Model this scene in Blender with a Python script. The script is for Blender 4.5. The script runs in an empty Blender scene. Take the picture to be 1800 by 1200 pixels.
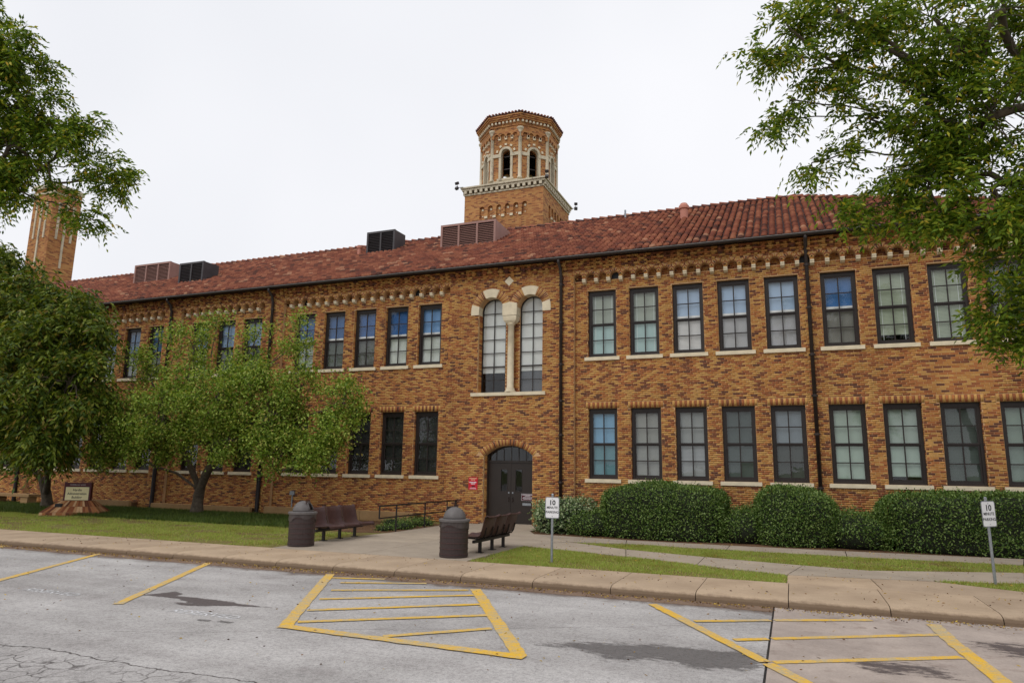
import bpy, bmesh, math, random
import numpy as np
from mathutils import Matrix, Vector

scene = bpy.context.scene
COL = scene.collection
R = math.radians
rng = np.random.default_rng(7)
random.seed(7)

# ---------------------------------------------------------------- camera
def make_camera():
    yaw, pitch, roll = 0.3785, 0.1825, 0.0158
    f = Vector((-math.sin(yaw)*math.cos(pitch), math.cos(yaw)*math.cos(pitch), math.sin(pitch)))
    r = Vector((math.cos(yaw), math.sin(yaw), 0)); u = r.cross(f)
    r2 = r*math.cos(roll) + u*math.sin(roll); u2 = -r*math.sin(roll) + u*math.cos(roll)
    cam = bpy.data.cameras.new('camera'); o = bpy.data.objects.new('camera', cam); COL.objects.link(o)
    m = Matrix((r2, u2, -f)).transposed().to_4x4(); m.translation = (8.7189, -21.844, 1.7569)
    o.matrix_world = m
    cam.sensor_width = 36; cam.lens = 36*1224.5/1800; cam.clip_start = 0.1; cam.clip_end = 3000
    scene.camera = o
    return f, np.array((8.7189, -21.844, 1.7569))
CAMF, CAMP = make_camera()
CAMF = np.array(CAMF)

# ---------------------------------------------------------------- sky, sun, exposure (overcast)
SUN_EL, SUN_AZ = 52, 205      # azimuth measured clockwise from +Y: the sun stands behind the camera
world = bpy.data.worlds.new('World'); scene.world = world; world.use_nodes = True
nt = world.node_tree; nt.nodes.clear()
out = nt.nodes.new('ShaderNodeOutputWorld'); bg = nt.nodes.new('ShaderNodeBackground')
sky = nt.nodes.new('ShaderNodeTexSky'); sky.sky_type = 'NISHITA'; sky.sun_disc = False
sky.sun_elevation = R(SUN_EL); sky.sun_rotation = R(SUN_AZ); sky.dust_density = 6; sky.air_density = 1
hsv = nt.nodes.new('ShaderNodeHueSaturation'); hsv.inputs['Saturation'].default_value = 0.12
nt.links.new(sky.outputs[0], hsv.inputs['Color'])
# closed cloud deck over that sky: an even grey-white sheet with large soft swells
tc = nt.nodes.new('ShaderNodeTexCoord'); nz = nt.nodes.new('ShaderNodeTexNoise')
nz.inputs['Scale'].default_value = 1.6; nz.inputs['Detail'].default_value = 3
nt.links.new(tc.outputs['Generated'], nz.inputs['Vector'])
rp = nt.nodes.new('ShaderNodeValToRGB')
rp.color_ramp.elements[0].position = 0.3; rp.color_ramp.elements[0].color = (7.6, 7.75, 8.2, 1)
rp.color_ramp.elements[1].position = 0.7; rp.color_ramp.elements[1].color = (8.8, 8.85, 9.2, 1)
nt.links.new(nz.outputs[0], rp.inputs[0])
mx = nt.nodes.new('ShaderNodeMix'); mx.data_type = 'RGBA'; mx.inputs[0].default_value = 0.93
nt.links.new(hsv.outputs[0], mx.inputs[6]); nt.links.new(rp.outputs[0], mx.inputs[7])
nt.links.new(mx.outputs[2], bg.inputs['Color']); bg.inputs['Strength'].default_value = 0.096
nt.links.new(bg.outputs[0], out.inputs['Surface'])
sl = bpy.data.lights.new('sun', 'SUN'); sl.energy = 1.0; sl.angle = R(45); sl.color = (1, .98, .95)
so = bpy.data.objects.new('sun', sl); COL.objects.link(so)
az, el = R(SUN_AZ), R(SUN_EL)
sd = Vector((math.sin(az)*math.cos(el), math.cos(az)*math.cos(el), math.sin(el)))
so.rotation_euler = sd.to_track_quat('Z', 'Y').to_euler()
so.location = (0, -20, 40)
scene.view_settings.view_transform = 'Standard'; scene.view_settings.look = 'None'
scene.view_settings.exposure = 0.25; scene.view_settings.gamma = 1
scene.render.engine = 'CYCLES'
scene.render.resolution_x = 1024; scene.render.resolution_y = 682

# ---------------------------------------------------------------- materials
def lin(c):
    return tuple(((v/255)/12.92 if v/255 <= .04045 else (((v/255)+.055)/1.055)**2.4) for v in c)
MATS = {}
class NT:
    """small helper to wire nodes"""
    def __init__(s, name):
        s.m = bpy.data.materials.new(name); s.m.use_nodes = True; s.t = s.m.node_tree; s.t.nodes.clear()
        s.out = s.n('ShaderNodeOutputMaterial')
    def n(s, typ, **kw):
        nd = s.t.nodes.new(typ)
        for k, v in kw.items():
            if isinstance(k, str) and k.startswith('i_'):
                nd.inputs[k[2:].replace('_', ' ')].default_value = v
            else: setattr(nd, k, v)
        return nd
    def l(s, a, b): s.t.links.new(a, b)
    def bsdf(s, **kw):
        b = s.n('ShaderNodeBsdfPrincipled')
        for k, v in kw.items(): b.inputs[k.replace('_', ' ')].default_value = v
        s.l(b.outputs[0], s.out.inputs['Surface']); s.b = b; return b
    def coord(s, scale=(1, 1, 1), kind='Object'):
        t = s.n('ShaderNodeTexCoord'); mp = s.n('ShaderNodeMapping'); mp.inputs['Scale'].default_value = scale
        s.l(t.outputs[kind], mp.inputs['Vector']); return mp.outputs[0]
    def noise(s, scale, detail=4, vec=None, rough=.55):
        x = s.n('ShaderNodeTexNoise'); x.inputs['Scale'].default_value = scale
        x.inputs['Detail'].default_value = detail; x.inputs['Roughness'].default_value = rough
        if vec is not None: s.l(vec, x.inputs['Vector'])
        return x.outputs[0]
    def ramp(s, fac, stops, interp='LINEAR'):
        r = s.n('ShaderNodeValToRGB'); cr = r.color_ramp; cr.interpolation = interp
        while len(cr.elements) < len(stops): cr.elements.new(0.5)
        for e, (p, c) in zip(cr.elements, stops):
            e.position = p; e.color = (*c, 1) if len(c) == 3 else c
        s.l(fac, r.inputs[0]); return r.outputs[0]
    def mix(s, fac, a, b, mode='MIX'):
        x = s.n('ShaderNodeMix', data_type='RGBA', blend_type=mode)
        for sock, v in ((0, fac), (6, a), (7, b)):
            if hasattr(v, 'links'): s.l(v, x.inputs[sock])
            elif isinstance(v, tuple): x.inputs[sock].default_value = (*v, 1)
            else: x.inputs[sock].default_value = v
        return x.outputs[2]
    def math(s, op, a, b=0.0, clamp=False):
        x = s.n('ShaderNodeMath', operation=op, use_clamp=clamp)
        for i, v in ((0, a), (1, b)):
            if hasattr(v, 'links'): s.l(v, x.inputs[i])
            else: x.inputs[i].default_value = v
        return x.outputs[0]
    def bump(s, h, strength=.3, dist=.01):
        x = s.n('ShaderNodeBump'); x.inputs['Strength'].default_value = strength; x.inputs['Distance'].default_value = dist
        s.l(h, x.inputs['Height']); s.l(x.outputs[0], s.b.inputs['Normal'])
    def rand_attr(s):
        g = s.n('ShaderNodeAttribute', attribute_name='rnd'); o = s.n('ShaderNodeObjectInfo')
        return s.math('FRACT', s.math('ADD', g.outputs['Fac'], o.outputs['Random']))
    def rand(s):
        """random number per mesh island and per object"""
        g = s.n('ShaderNodeNewGeometry'); o = s.n('ShaderNodeObjectInfo')
        return s.math('FRACT', s.math('ADD', g.outputs['Random Per Island'], o.outputs['Random']))

def plain(name, rgb, rough=.6, var=.12, scale=6, metal=0.0, bump=0.0, spec=.4):
    if name in MATS: return MATS[name]
    k = NT(name); b = k.bsdf(Roughness=rough, Metallic=metal); b.inputs['Specular IOR Level'].default_value = spec
    c = lin(rgb); v = k.coord(); nz_ = k.noise(scale, 6, v)
    lo = tuple(x*(1-var) for x in c); hi = tuple(min(1, x*(1+var)) for x in c)
    k.l(k.ramp(nz_, [(.3, lo), (.7, hi)]), b.inputs['Base Color'])
    if bump: k.bump(k.noise(scale*8, 4, v), bump, .01)
    MATS[name] = k.m; return k.m

def pick(name, cols, rough=.8, grain=.25, gscale=40, bump=.2, attr=False, streak=False):
    """each island or object takes one of the weighted colours"""
    k = NT(name); b = k.bsdf(Roughness=rough); b.inputs['Specular IOR Level'].default_value = .25
    tot = sum(w for _, w in cols); acc = 0; stops = []
    for c, w in cols:
        stops.append((acc/tot, lin(c))); acc += w
    base = k.ramp(k.rand_attr() if attr else k.rand(), stops, 'CONSTANT')
    v = k.coord()
    g = k.ramp(k.noise(gscale, 5, v), [(.3, (1-grain,)*3), (.7, (1+grain*.6,)*3)])
    gp = k.n('ShaderNodeNewGeometry').outputs['Position']
    big = k.ramp(k.noise(.55, 4, gp), [(.3, (.82, .8, .78)), (.7, (1.1, 1.1, 1.1))])
    if streak:                                  # rain washed and sooty runs down the wall
        smp = k.n('ShaderNodeMapping'); smp.inputs['Scale'].default_value = (2.2, 1, .22); k.l(gp, smp.inputs['Vector'])
        big = k.mix(1, big, k.ramp(k.noise(1.0, 6, smp.outputs[0], .65), [(.3, (.8, .78, .77)), (.55, (1.02, 1.02, 1.02))]), 'MULTIPLY')
    k.l(k.mix(1, k.mix(1, base, g, 'MULTIPLY'), big, 'MULTIPLY'), b.inputs['Base Color'])
    if bump: k.bump(k.noise(gscale*2, 4, v), bump, .004)
    MATS[name] = k.m; return k.m

BRICKCOLS = [((194, 148, 86), 25), ((184, 130, 72), 24), ((172, 110, 64), 20), ((152, 92, 58), 14),
             ((124, 76, 54), 11), ((100, 64, 52), 6)]
M_brick = pick('brick', BRICKCOLS, .85, attr=True, streak=True)
M_tile = pick('clay_tile', [((138, 80, 60), 26), ((148, 90, 67), 22), ((124, 70, 54), 22), ((160, 102, 76), 10),
                            ((108, 64, 52), 12), ((178, 130, 102), 3), ((90, 58, 50), 5)], .75, .25, 18, .3, True)
M_mortar = plain('mortar', (192, 154, 112), .95, .15, 3)
M_pan = plain('tile_pan', (62, 36, 32), .9, .35, 5)
M_stone = plain('limestone', (212, 198, 170), .8, .12, 5, bump=.15)
M_frame = plain('brown_paint', (42, 34, 31), .45, .15, 8)
M_door = plain('door_paint', (44, 36, 31), .4, .08, 4)
M_pipe = plain('dark_metal', (48, 38, 34), .5, .25, 6)
M_black = plain('black_steel', (34, 28, 28), .45, .2, 10)
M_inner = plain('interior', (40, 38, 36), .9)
M_galv = plain('galvanised', (150, 155, 160), .4, .2, 30, metal=.7)
M_white = plain('sign_white', (226, 226, 228), .45, .03)
M_ink = plain('sign_black', (24, 24, 26), .5, .05)
M_red = plain('sign_red', (196, 24, 44), .5, .05)
M_maroon = plain('maroon_paint', (78, 22, 34), .45, .1)
M_cream = plain('cream_panel', (232, 222, 176), .5, .05)
M_grayp = plain('gray_plastic', (94, 89, 87), .5, .12, 12)
M_brown = plain('brown_louver', (150, 114, 104), .6, .12, 3)
M_dgray = plain('charcoal_louver', (62, 58, 60), .5, .2, 3)
M_bark = plain('bark', (92, 82, 70), .95, .35, 9, bump=.6)

def glass_mat():
    k = NT('window_glass')
    tr = k.n('ShaderNodeBsdfTransparent'); tr.inputs[0].default_value = (.975, .985, .985, 1)
    gl = k.n('ShaderNodeBsdfGlossy'); gl.inputs['Roughness'].default_value = .015
    lw = k.n('ShaderNodeLayerWeight'); lw.inputs['Blend'].default_value = .5
    fac = k.math('ADD', .036, k.math('MULTIPLY', k.math('POWER', lw.outputs['Facing'], 4.0), .9), True)
    bp = k.n('ShaderNodeBump'); bp.inputs['Strength'].default_value = .05; bp.inputs['Distance'].default_value = .02
    k.l(k.noise(2.5, 2, k.coord()), bp.inputs['Height']); k.l(bp.outputs[0], gl.inputs['Normal'])
    ms = k.n('ShaderNodeMixShader'); k.l(fac, ms.inputs[0]); k.l(tr.outputs[0], ms.inputs[1]); k.l(gl.outputs[0], ms.inputs[2])
    k.l(ms.outputs[0], k.out.inputs['Surface']); return k.m
M_glass = glass_mat()

def blind_reflect_mat(rgb, slats=True):  # real blind colours, and for some windows pane reflections painted in
    nm = 'blind_%d_%d_%d_%d' % (*rgb, slats)
    if nm in MATS: return MATS[nm]
    k = NT(nm); b = k.bsdf(Roughness=.7); c = lin(rgb)
    v = k.coord()
    col = k.ramp(k.noise(1.8, 2, v), [(.3, tuple(x*.88 for x in c)), (.7, c)])
    if slats:
        w = k.n('ShaderNodeTexWave', wave_type='BANDS', bands_direction='Z'); w.inputs['Scale'].default_value = 8.0
        k.l(v, w.inputs['Vector'])
        col = k.mix(1, col, k.ramp(w.outputs[0], [(.1, (.72, .72, .72)), (.5, (1, 1, 1))]), 'MULTIPLY')
    k.l(col, b.inputs['Base Color']); MATS[nm] = k.m; return k.m

def leaf_mat(name, cols, rough=.42, trans=.3, patch=False):
    k = NT(name)
    tot = sum(w for _, w in cols); acc = 0; stops = []
    for c, w in cols: stops.append((acc/tot, lin(c))); acc += w
    col = k.ramp(k.rand(), stops, 'LINEAR')
    if patch:                                   # dry and lush areas
        v = k.coord(); col = k.mix(1, col, k.ramp(k.noise(.9, 6, v, .7), [(.34, (.78, .66, .55)), (.48, (.95, .98, .9)), (.7, (1.08, 1.08, 1.0))]), 'MULTIPLY')
    p = k.n('ShaderNodeBsdfPrincipled'); p.inputs['Roughness'].default_value = rough; k.l(col, p.inputs['Base Color'])
    p.inputs['Specular IOR Level'].default_value = .22
    t = k.n('ShaderNodeBsdfTranslucent'); k.l(k.mix(1, col, (1.25, 1.2, .6), 'MULTIPLY'), t.inputs['Color'])
    ms = k.n('ShaderNodeMixShader'); ms.inputs[0].default_value = trans
    k.l(p.outputs[0], ms.inputs[1]); k.l(t.outputs[0], ms.inputs[2]); k.l(ms.outputs[0], k.out.inputs['Surface'])
    return k.m

def concrete_mat(name, rgb, rgb2, stain=(96, 78, 62), amt=.5, kerb=False):
    k = NT(name); b = k.bsdf(Roughness=.9); b.inputs['Specular IOR Level'].default_value = .2; v = k.coord()
    o = k.n('ShaderNodeObjectInfo')
    base = k.ramp(k.noise(1.3, 6, v, .65), [(.3, lin(rgb)), (.7, lin(rgb2))])
    fine = k.ramp(k.noise(60, 3, v), [(.3, (.88,)*3), (.7, (1.08,)*3)])
    tone = k.ramp(o.outputs['Random'], [(0, (.9, .9, .91)), (1, (1.06, 1.05, 1.03))])
    st = k.math('MULTIPLY', k.ramp(k.noise(2.7, 7, v, .7), [(.55, (0, 0, 0)), (.75, (1, 1, 1))]), amt)
    c = k.mix(1, k.mix(1, base, fine, 'MULTIPLY'), tone, 'MULTIPLY')
    c = k.mix(st, c, lin(stain))
    if kerb:                                   # grime splashed up the kerb face, with its darker shading put into the colour
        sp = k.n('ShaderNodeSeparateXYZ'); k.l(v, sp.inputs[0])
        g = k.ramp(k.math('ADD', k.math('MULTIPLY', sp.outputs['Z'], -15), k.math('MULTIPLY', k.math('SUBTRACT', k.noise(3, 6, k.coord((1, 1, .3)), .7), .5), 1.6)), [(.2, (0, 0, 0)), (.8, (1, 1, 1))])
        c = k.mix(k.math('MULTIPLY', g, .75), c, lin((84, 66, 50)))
    k.l(c, b.inputs['Base Color']); k.bump(k.noise(90, 3, v), .25, .004)
    MATS[name] = k.m; return k.m
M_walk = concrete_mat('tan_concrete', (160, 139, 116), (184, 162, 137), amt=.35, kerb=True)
M_path = concrete_mat('grey_concrete', (150, 138, 123), (172, 158, 141), amt=.25)
M_slab = concrete_mat('lot_concrete', (150, 138, 130), (180, 166, 156), (104, 84, 74), amt=.6)
M_planter = concrete_mat('planter_concrete', (150, 118, 82), (172, 140, 100), amt=.3)

def asphalt_mat():
    k = NT('worn_asphalt'); b = k.bsdf(Roughness=.92); b.inputs['Specular IOR Level'].default_value = .15; v = k.coord()
    base = k.ramp(k.noise(.55, 7, v, .65), [(.3, lin((154, 150, 147))), (.7, lin((186, 182, 179)))])
    stre = k.coord((.25, 1.6, 1)); s2 = k.ramp(k.noise(.9, 6, stre, .7), [(.35, (.84, .83, .83)), (.62, (1.04, 1.04, 1.04))])
    grit = k.ramp(k.noise(26, 7, v, .85), [(.34, (.58, .58, .58)), (.5, (1, 1, 1)), (.66, (1.2, 1.2, 1.2))])
    agg = k.ramp(k.noise(75, 4, v, .8), [(.32, (.66,)*3), (.5, (1,)*3), (.72, (1.18,)*3)])
    c = k.mix(1, k.mix(1, k.mix(1, base, s2, 'MULTIPLY'), agg, 'MULTIPLY'), grit, 'MULTIPLY')
    # drips and scuffs where cars stand
    dr = k.ramp(k.noise(1.15, 8, v, .8), [(.56, (0, 0, 0)), (.7, (1, 1, 1))])
    c = k.mix(k.math('MULTIPLY', dr, .45), c, lin((112, 104, 102)))
    # alligator cracking in the near left of the aisle
    sp = k.n('ShaderNodeSeparateXYZ'); k.l(v, sp.inputs[0])
    wob = k.n('ShaderNodeVectorMath', operation='ADD'); nzc = k.n('ShaderNodeTexNoise'); nzc.inputs['Scale'].default_value = 2.2
    nzc.inputs['Detail'].default_value = 5
    k.l(v, nzc.inputs['Vector']); k.l(v, wob.inputs[0]); sc = k.n('ShaderNodeVectorMath', operation='SCALE'); sc.inputs['Scale'].default_value = .35
    k.l(nzc.outputs['Color'], sc.inputs[0]); k.l(sc.outputs[0], wob.inputs[1])
    vo = k.n('ShaderNodeTexVoronoi', feature='DISTANCE_TO_EDGE'); vo.inputs['Scale'].default_value = 4.2; k.l(wob.outputs[0], vo.inputs['Vector'])
    line = k.ramp(vo.outputs['Distance'], [(.0, (1, 1, 1)), (.055, (0, 0, 0))])
    nm = k.noise(1.1, 4, v)
    edge = k.math('ADD', sp.outputs['Y'], k.math('MULTIPLY', nm, 1.2))            # fades out towards the stalls
    my = k.ramp(k.math('ADD', k.math('MULTIPLY', edge, -1), -15.85), [(0, (0, 0, 0)), (.25, (1, 1, 1))])
    mxx = k.ramp(k.math('MULTIPLY', k.math('SUBTRACT', 5.4, k.math('ADD', sp.outputs['X'], nm)), .8), [(0, (0, 0, 0)), (.6, (1, 1, 1))])
    mask = k.math('MULTIPLY', k.math('MULTIPLY', line, my), mxx)
    mask = k.math('MULTIPLY', mask, k.ramp(k.noise(3.2, 3, v), [(.35, (.25,)*3), (.55, (1,)*3)]))
    # one long crack bounding it, and a hairline further in
    cy = k.math('ADD', sp.outputs['Y'], k.math('MULTIPLY', k.noise(1.6, 6, v, .6), .35))
    lc = k.math('ABSOLUTE', k.math('ADD', cy, 16.33))
    lc = k.math('MULTIPLY', k.ramp(lc, [(.004, (1, 1, 1)), (.016, (0, 0, 0))]), k.ramp(k.math('MULTIPLY', k.math('SUBTRACT', 5.6, sp.outputs['X']), .5), [(0, (0, 0, 0)), (.3, (1, 1, 1))]))
    hc = k.math('ABSOLUTE', k.math('ADD', k.math('ADD', cy, k.math('MULTIPLY', sp.outputs['X'], -.55)), 16.3))
    hc = k.math('MULTIPLY', k.ramp(hc, [(.003, (.55,)*3), (.012, (0, 0, 0))]), k.ramp(sp.outputs['X'], [(0, (0, 0, 0)), (.05, (1, 1, 1))]))
    tot = k.math('ADD', k.math('ADD', mask, lc), hc, True)
    c = k.mix(k.math('MULTIPLY', tot, .88), c, lin((52, 44, 42)))
    # dirt washed down against the kerb
    dk = k.ramp(k.math('ADD', k.math('ADD', sp.outputs['Y'], 11.25), k.math('MULTIPLY', k.math('SUBTRACT', k.noise(1.7, 7, v, .7), .5), 1.0)), [(0, (0, 0, 0)), (.3, (1, 1, 1))])
    c = k.mix(k.math('MULTIPLY', dk, .75), c, lin((84, 66, 54)))
    k.l(c, b.inputs['Base Color']); k.bump(k.noise(110, 3, v), .5, .006)
    return k.m
M_asphalt = asphalt_mat()

def paint_mat(name, rgb, under, wear=.5):
    k = NT(name); b = k.bsdf(Roughness=.8); v = k.coord()
    nzv = k.noise(14, 8, v, .82); big = k.noise(1.4, 3, v)
    f = k.ramp(k.math('ADD', k.math('MULTIPLY', nzv, .7), k.math('MULTIPLY', big, .3)), [(wear-.1, (1, 1, 1)), (wear+.06, (0, 0, 0))])
    ag = k.ramp(k.noise(80, 4, v, .8), [(.32, (.76,)*3), (.6, (1.05,)*3)])
    k.l(k.mix(1, k.mix(f, lin(rgb), lin(under)), ag, 'MULTIPLY'), b.inputs['Base Color'])
    k.bump(k.noise(110, 3, v), .4, .005)
    return k.m
M_yellow = paint_mat('yellow_paint', (222, 174, 40), (174, 162, 136), .505)
M_fadewhite = paint_mat('faded_white_paint', (226, 226, 228), (172, 169, 167), .5)
def stain_mat(name, rgb, amt):
    k = NT(name); v = k.coord()
    b = k.n('ShaderNodeBsdfPrincipled'); b.inputs['Roughness'].default_value = .6
    ag = k.ramp(k.noise(26, 7, v, .85), [(.34, (.6,)*3), (.62, (1.1,)*3)])
    k.l(k.mix(1, lin(rgb), ag, 'MULTIPLY'), b.inputs['Base Color'])
    at = k.n('ShaderNodeAttribute', attribute_name='cover')
    f = k.ramp(k.math('ADD', at.outputs['Fac'], k.math('MULTIPLY', k.math('SUBTRACT', k.noise(11, 8, k.coord((.5, 1.4, 1)), .8), .5), 2.2)), [(.42, (0, 0, 0)), (.62, (amt,)*3)])
    tr = k.n('ShaderNodeBsdfTransparent'); ms = k.n('ShaderNodeMixShader'); k.l(f, ms.inputs[0]); k.l(tr.outputs[0], ms.inputs[1]); k.l(b.outputs[0], ms.inputs[2])
    k.l(ms.outputs[0], k.out.inputs['Surface']); return k.m
M_stain = stain_mat('damp_stain', (92, 80, 78), .8); M_patch = stain_mat('tar_patch', (104, 99, 97), .62)

def ground_mat(name, cols, scale=2.0):
    k = NT(name); b = k.bsdf(Roughness=.95); b.inputs['Specular IOR Level'].default_value = .1; v = k.coord()
    c = k.ramp(k.noise(scale, 7, v, .7), [(p, lin(q)) for p, q in cols])
    k.l(k.mix(1, c, k.ramp(k.noise(55, 4, v, .8), [(.3, (.6,)*3), (.65, (1.15,)*3)]), 'MULTIPLY'), b.inputs['Base Color'])
    k.bump(k.noise(60, 4, v), .6, .02); return k.m
M_lawn = ground_mat('lawn_soil', [(.3, (112, 88, 62)), (.5, (120, 110, 66)), (.7, (130, 134, 72))], 1.1)
M_soil = ground_mat('mulch', [(.3, (88, 64, 48)), (.7, (126, 98, 74))])
M_earth = ground_mat('earth', [(.3, (96, 104, 62)), (.7, (120, 122, 78))], .1)

# ---------------------------------------------------------------- mesh helpers
def link(name, me, mat=None, parent=None):
    o = bpy.data.objects.new(name, me); COL.objects.link(o)
    if mat is not None and me is not None and not me.materials: me.materials.append(mat)
    if parent is not None: o.parent = parent
    return o
def np_mesh(name, V, F):
    """V (n,3) float, F (m,k) int with one k"""
    V = np.ascontiguousarray(V, dtype=np.float32); F = np.ascontiguousarray(F, dtype=np.int32)
    me = bpy.data.meshes.new(name); m, k = F.shape
    me.vertices.add(len(V)); me.vertices.foreach_set('co', V.ravel())
    me.loops.add(m*k); me.loops.foreach_set('vertex_index', F.ravel())
    me.polygons.add(m); me.polygons.foreach_set('loop_start', np.arange(0, m*k, k, dtype=np.int32))
    me.update(calc_edges=True); return me
def tag(o, label, cat, group=None, kind=None):
    if label: o['label'] = label
    if cat: o['category'] = cat
    if group: o['group'] = group
    if kind: o['kind'] = kind
    return o
def empty(name, loc, label, cat, group=None, rz=0):
    o = bpy.data.objects.new(name, None); COL.objects.link(o); o.location = loc; o.rotation_euler = (0, 0, rz)
    o.empty_display_size = .2
    return tag(o, label, cat, group)
class MB:
    """collects shapes into ONE mesh"""
    def __init__(s): s.v = []; s.f = []
    def add(s, verts, faces):
        b = len(s.v); s.v += [tuple(p) for p in verts]; s.f += [tuple(i+b for i in q) for q in faces]; return s
    def box(s, x0, x1, y0, y1, z0, z1, m=None):
        v = [(x0, y0, z0), (x1, y0, z0), (x1, y1, z0), (x0, y1, z0), (x0, y0, z1), (x1, y0, z1), (x1, y1, z1), (x0, y1, z1)]
        if m is not None: v = [tuple(m @ Vector(p)) for p in v]
        return s.add(v, [(0, 3, 2, 1), (4, 5, 6, 7), (0, 1, 5, 4), (1, 2, 6, 5), (2, 3, 7, 6), (3, 0, 4, 7)])
    def quad(s, a, b, c, d): return s.add([a, b, c, d], [(0, 1, 2, 3)])
    def tube(s, pts, rad, n=8, cap=True):
        pts = [Vector(p) for p in pts]; rad = rad if hasattr(rad, '__len__') else [rad]*len(pts)
        vs = []; fs = []; pu = None
        for i, p in enumerate(pts):
            d = (pts[min(i+1, len(pts)-1)] - pts[max(i-1, 0)]).normalized()
            if pu is None: a = d.orthogonal().normalized()
            else: a = (pu - d*pu.dot(d)).normalized()
            pu = a; b = d.cross(a)
            for k in range(n):
                t = 2*math.pi*k/n; vs.append(tuple(p + (a*math.cos(t) + b*math.sin(t))*rad[i]))
        for i in range(len(pts)-1):
            for k in range(n):
                k2 = (k+1) % n; fs.append((i*n+k, i*n+k2, (i+1)*n+k2, (i+1)*n+k))
        if cap: fs.append(tuple(range(n-1, -1, -1))); fs.append(tuple(range((len(pts)-1)*n, len(pts)*n)))
        return s.add(vs, fs)
    def lathe(s, prof, c=(0, 0, 0), n=24, ang0=0, a_span=2*math.pi):
        """prof: list of (radius, z)"""
        vs = []; fs = []
        for r_, z in prof:
            for k in range(n):
                t = ang0 + a_span*k/n; vs.append((c[0]+r_*math.cos(t), c[1]+r_*math.sin(t), c[2]+z))
        for i in range(len(prof)-1):
            for k in range(n):
                k2 = (k+1) % n; fs.append((i*n+k, i*n+k2, (i+1)*n+k2, (i+1)*n+k))
        fs.append(tuple(range((len(prof)-1)*n, len(prof)*n))); fs.append(tuple(range(n-1, -1, -1)))
        return s.add(vs, fs)
    def extrude(s, poly, ax, d0, d1):
        """poly: 2D outline; ax 'x': (y,z) outline extruded along x, 'y': (x,z), 'z': (x,y)"""
        def P(p, d): return {'x': (d, p[0], p[1]), 'y': (p[0], d, p[1]), 'z': (p[0], p[1], d)}[ax]
        n = len(poly); vs = [P(p, d0) for p in poly] + [P(p, d1) for p in poly]
        fs = [tuple(range(n-1, -1, -1)), tuple(range(n, 2*n))] + [(i, (i+1) % n, n+(i+1) % n, n+i) for i in range(n)]
        return s.add(vs, fs)
    def mesh(s, name):
        me = bpy.data.meshes.new(name); me.from_pydata(s.v, [], s.f); me.update(); return me
    def build(s, name, mat, parent=None, smooth=False, weld=False):
        me = s.mesh(name)
        if weld:
            bm = bmesh.new(); bm.from_mesh(me); bmesh.ops.remove_doubles(bm, verts=bm.verts, dist=1e-4); bm.to_mesh(me); bm.free()
        if smooth: me.polygons.foreach_set('use_smooth', [True]*len(me.polygons))
        return link(name, me, mat, parent)
def bevel(o, w=.01, seg=2):
    m = o.modifiers.new('bevel', 'BEVEL'); m.width = w; m.segments = seg; m.limit_method = 'ANGLE'; return o

# boxes in bulk for bricks: rows of (cx,cy,cz, hx,hy,hz, rot about y)
BOXF = np.array([(4, 5, 6, 7), (0, 1, 5, 4), (1, 2, 6, 5), (3, 0, 4, 7), (0, 3, 2, 1)])
BOXC = np.array([(-1, -1, -1), (1, -1, -1), (1, 1, -1), (-1, 1, -1), (-1, -1, 1), (1, -1, 1), (1, 1, 1), (-1, 1, 1)], float)
def put_rnd(me, vals, per):
    a = me.attributes.new('rnd', 'FLOAT', 'POINT'); a.data.foreach_set('value', np.repeat(np.asarray(vals, np.float32), per)); return me
def boxes_mesh(name, arr):
    arr = np.asarray(arr, float); n = len(arr)
    L = BOXC[None]*arr[:, None, 3:6]
    c, s = np.cos(arr[:, 6])[:, None], np.sin(arr[:, 6])[:, None]
    X = L[..., 0]*c + L[..., 2]*s; Z = -L[..., 0]*s + L[..., 2]*c
    V = np.stack([X, L[..., 1], Z], -1) + arr[:, None, :3]
    F = (BOXF[None] + (np.arange(n)*8)[:, None, None]).reshape(-1, 4)
    return put_rnd(np_mesh(name, V.reshape(-1, 3), F), arr[:, 7], 8)
def depth_of(p): return (np.asarray(p, float) - CAMP) @ CAMF

# ================================================================ ground, lot, pavements
LOT = -0.13
def poly_sheet(name, pts, z, mat, kind='structure', parent=None):
    o = MB().add([(x, y, z) for x, y in pts], [tuple(range(len(pts)))]).build(name, mat, parent)
    if kind and parent is None: o['kind'] = kind
    return o
ground = poly_sheet('ground', [(-900, -900), (900, -900), (900, 900), (-900, 900)], -.16, M_earth)
lot = poly_sheet('parking_lot', [(-70, -60), (8.37, -60), (8.37, -10.5), (-70, -10.5)], LOT, M_asphalt)
slabs = MB().box(8.395, 40, -16.9, -10.5, LOT-.1, LOT+.004).build('concrete_pavement', M_slab); slabs['kind'] = 'structure'
poly_sheet('expansion_joint', [(8.36, -60), (8.41, -60), (8.41, -10.6), (8.36, -10.6)], LOT-.004, M_ink, None, lot)
slabs2 = MB().box(8.395, 40, -60, -16.92, LOT-.1, LOT+.004).build('concrete_pavement', M_slab); slabs2['kind'] = 'structure'

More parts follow.
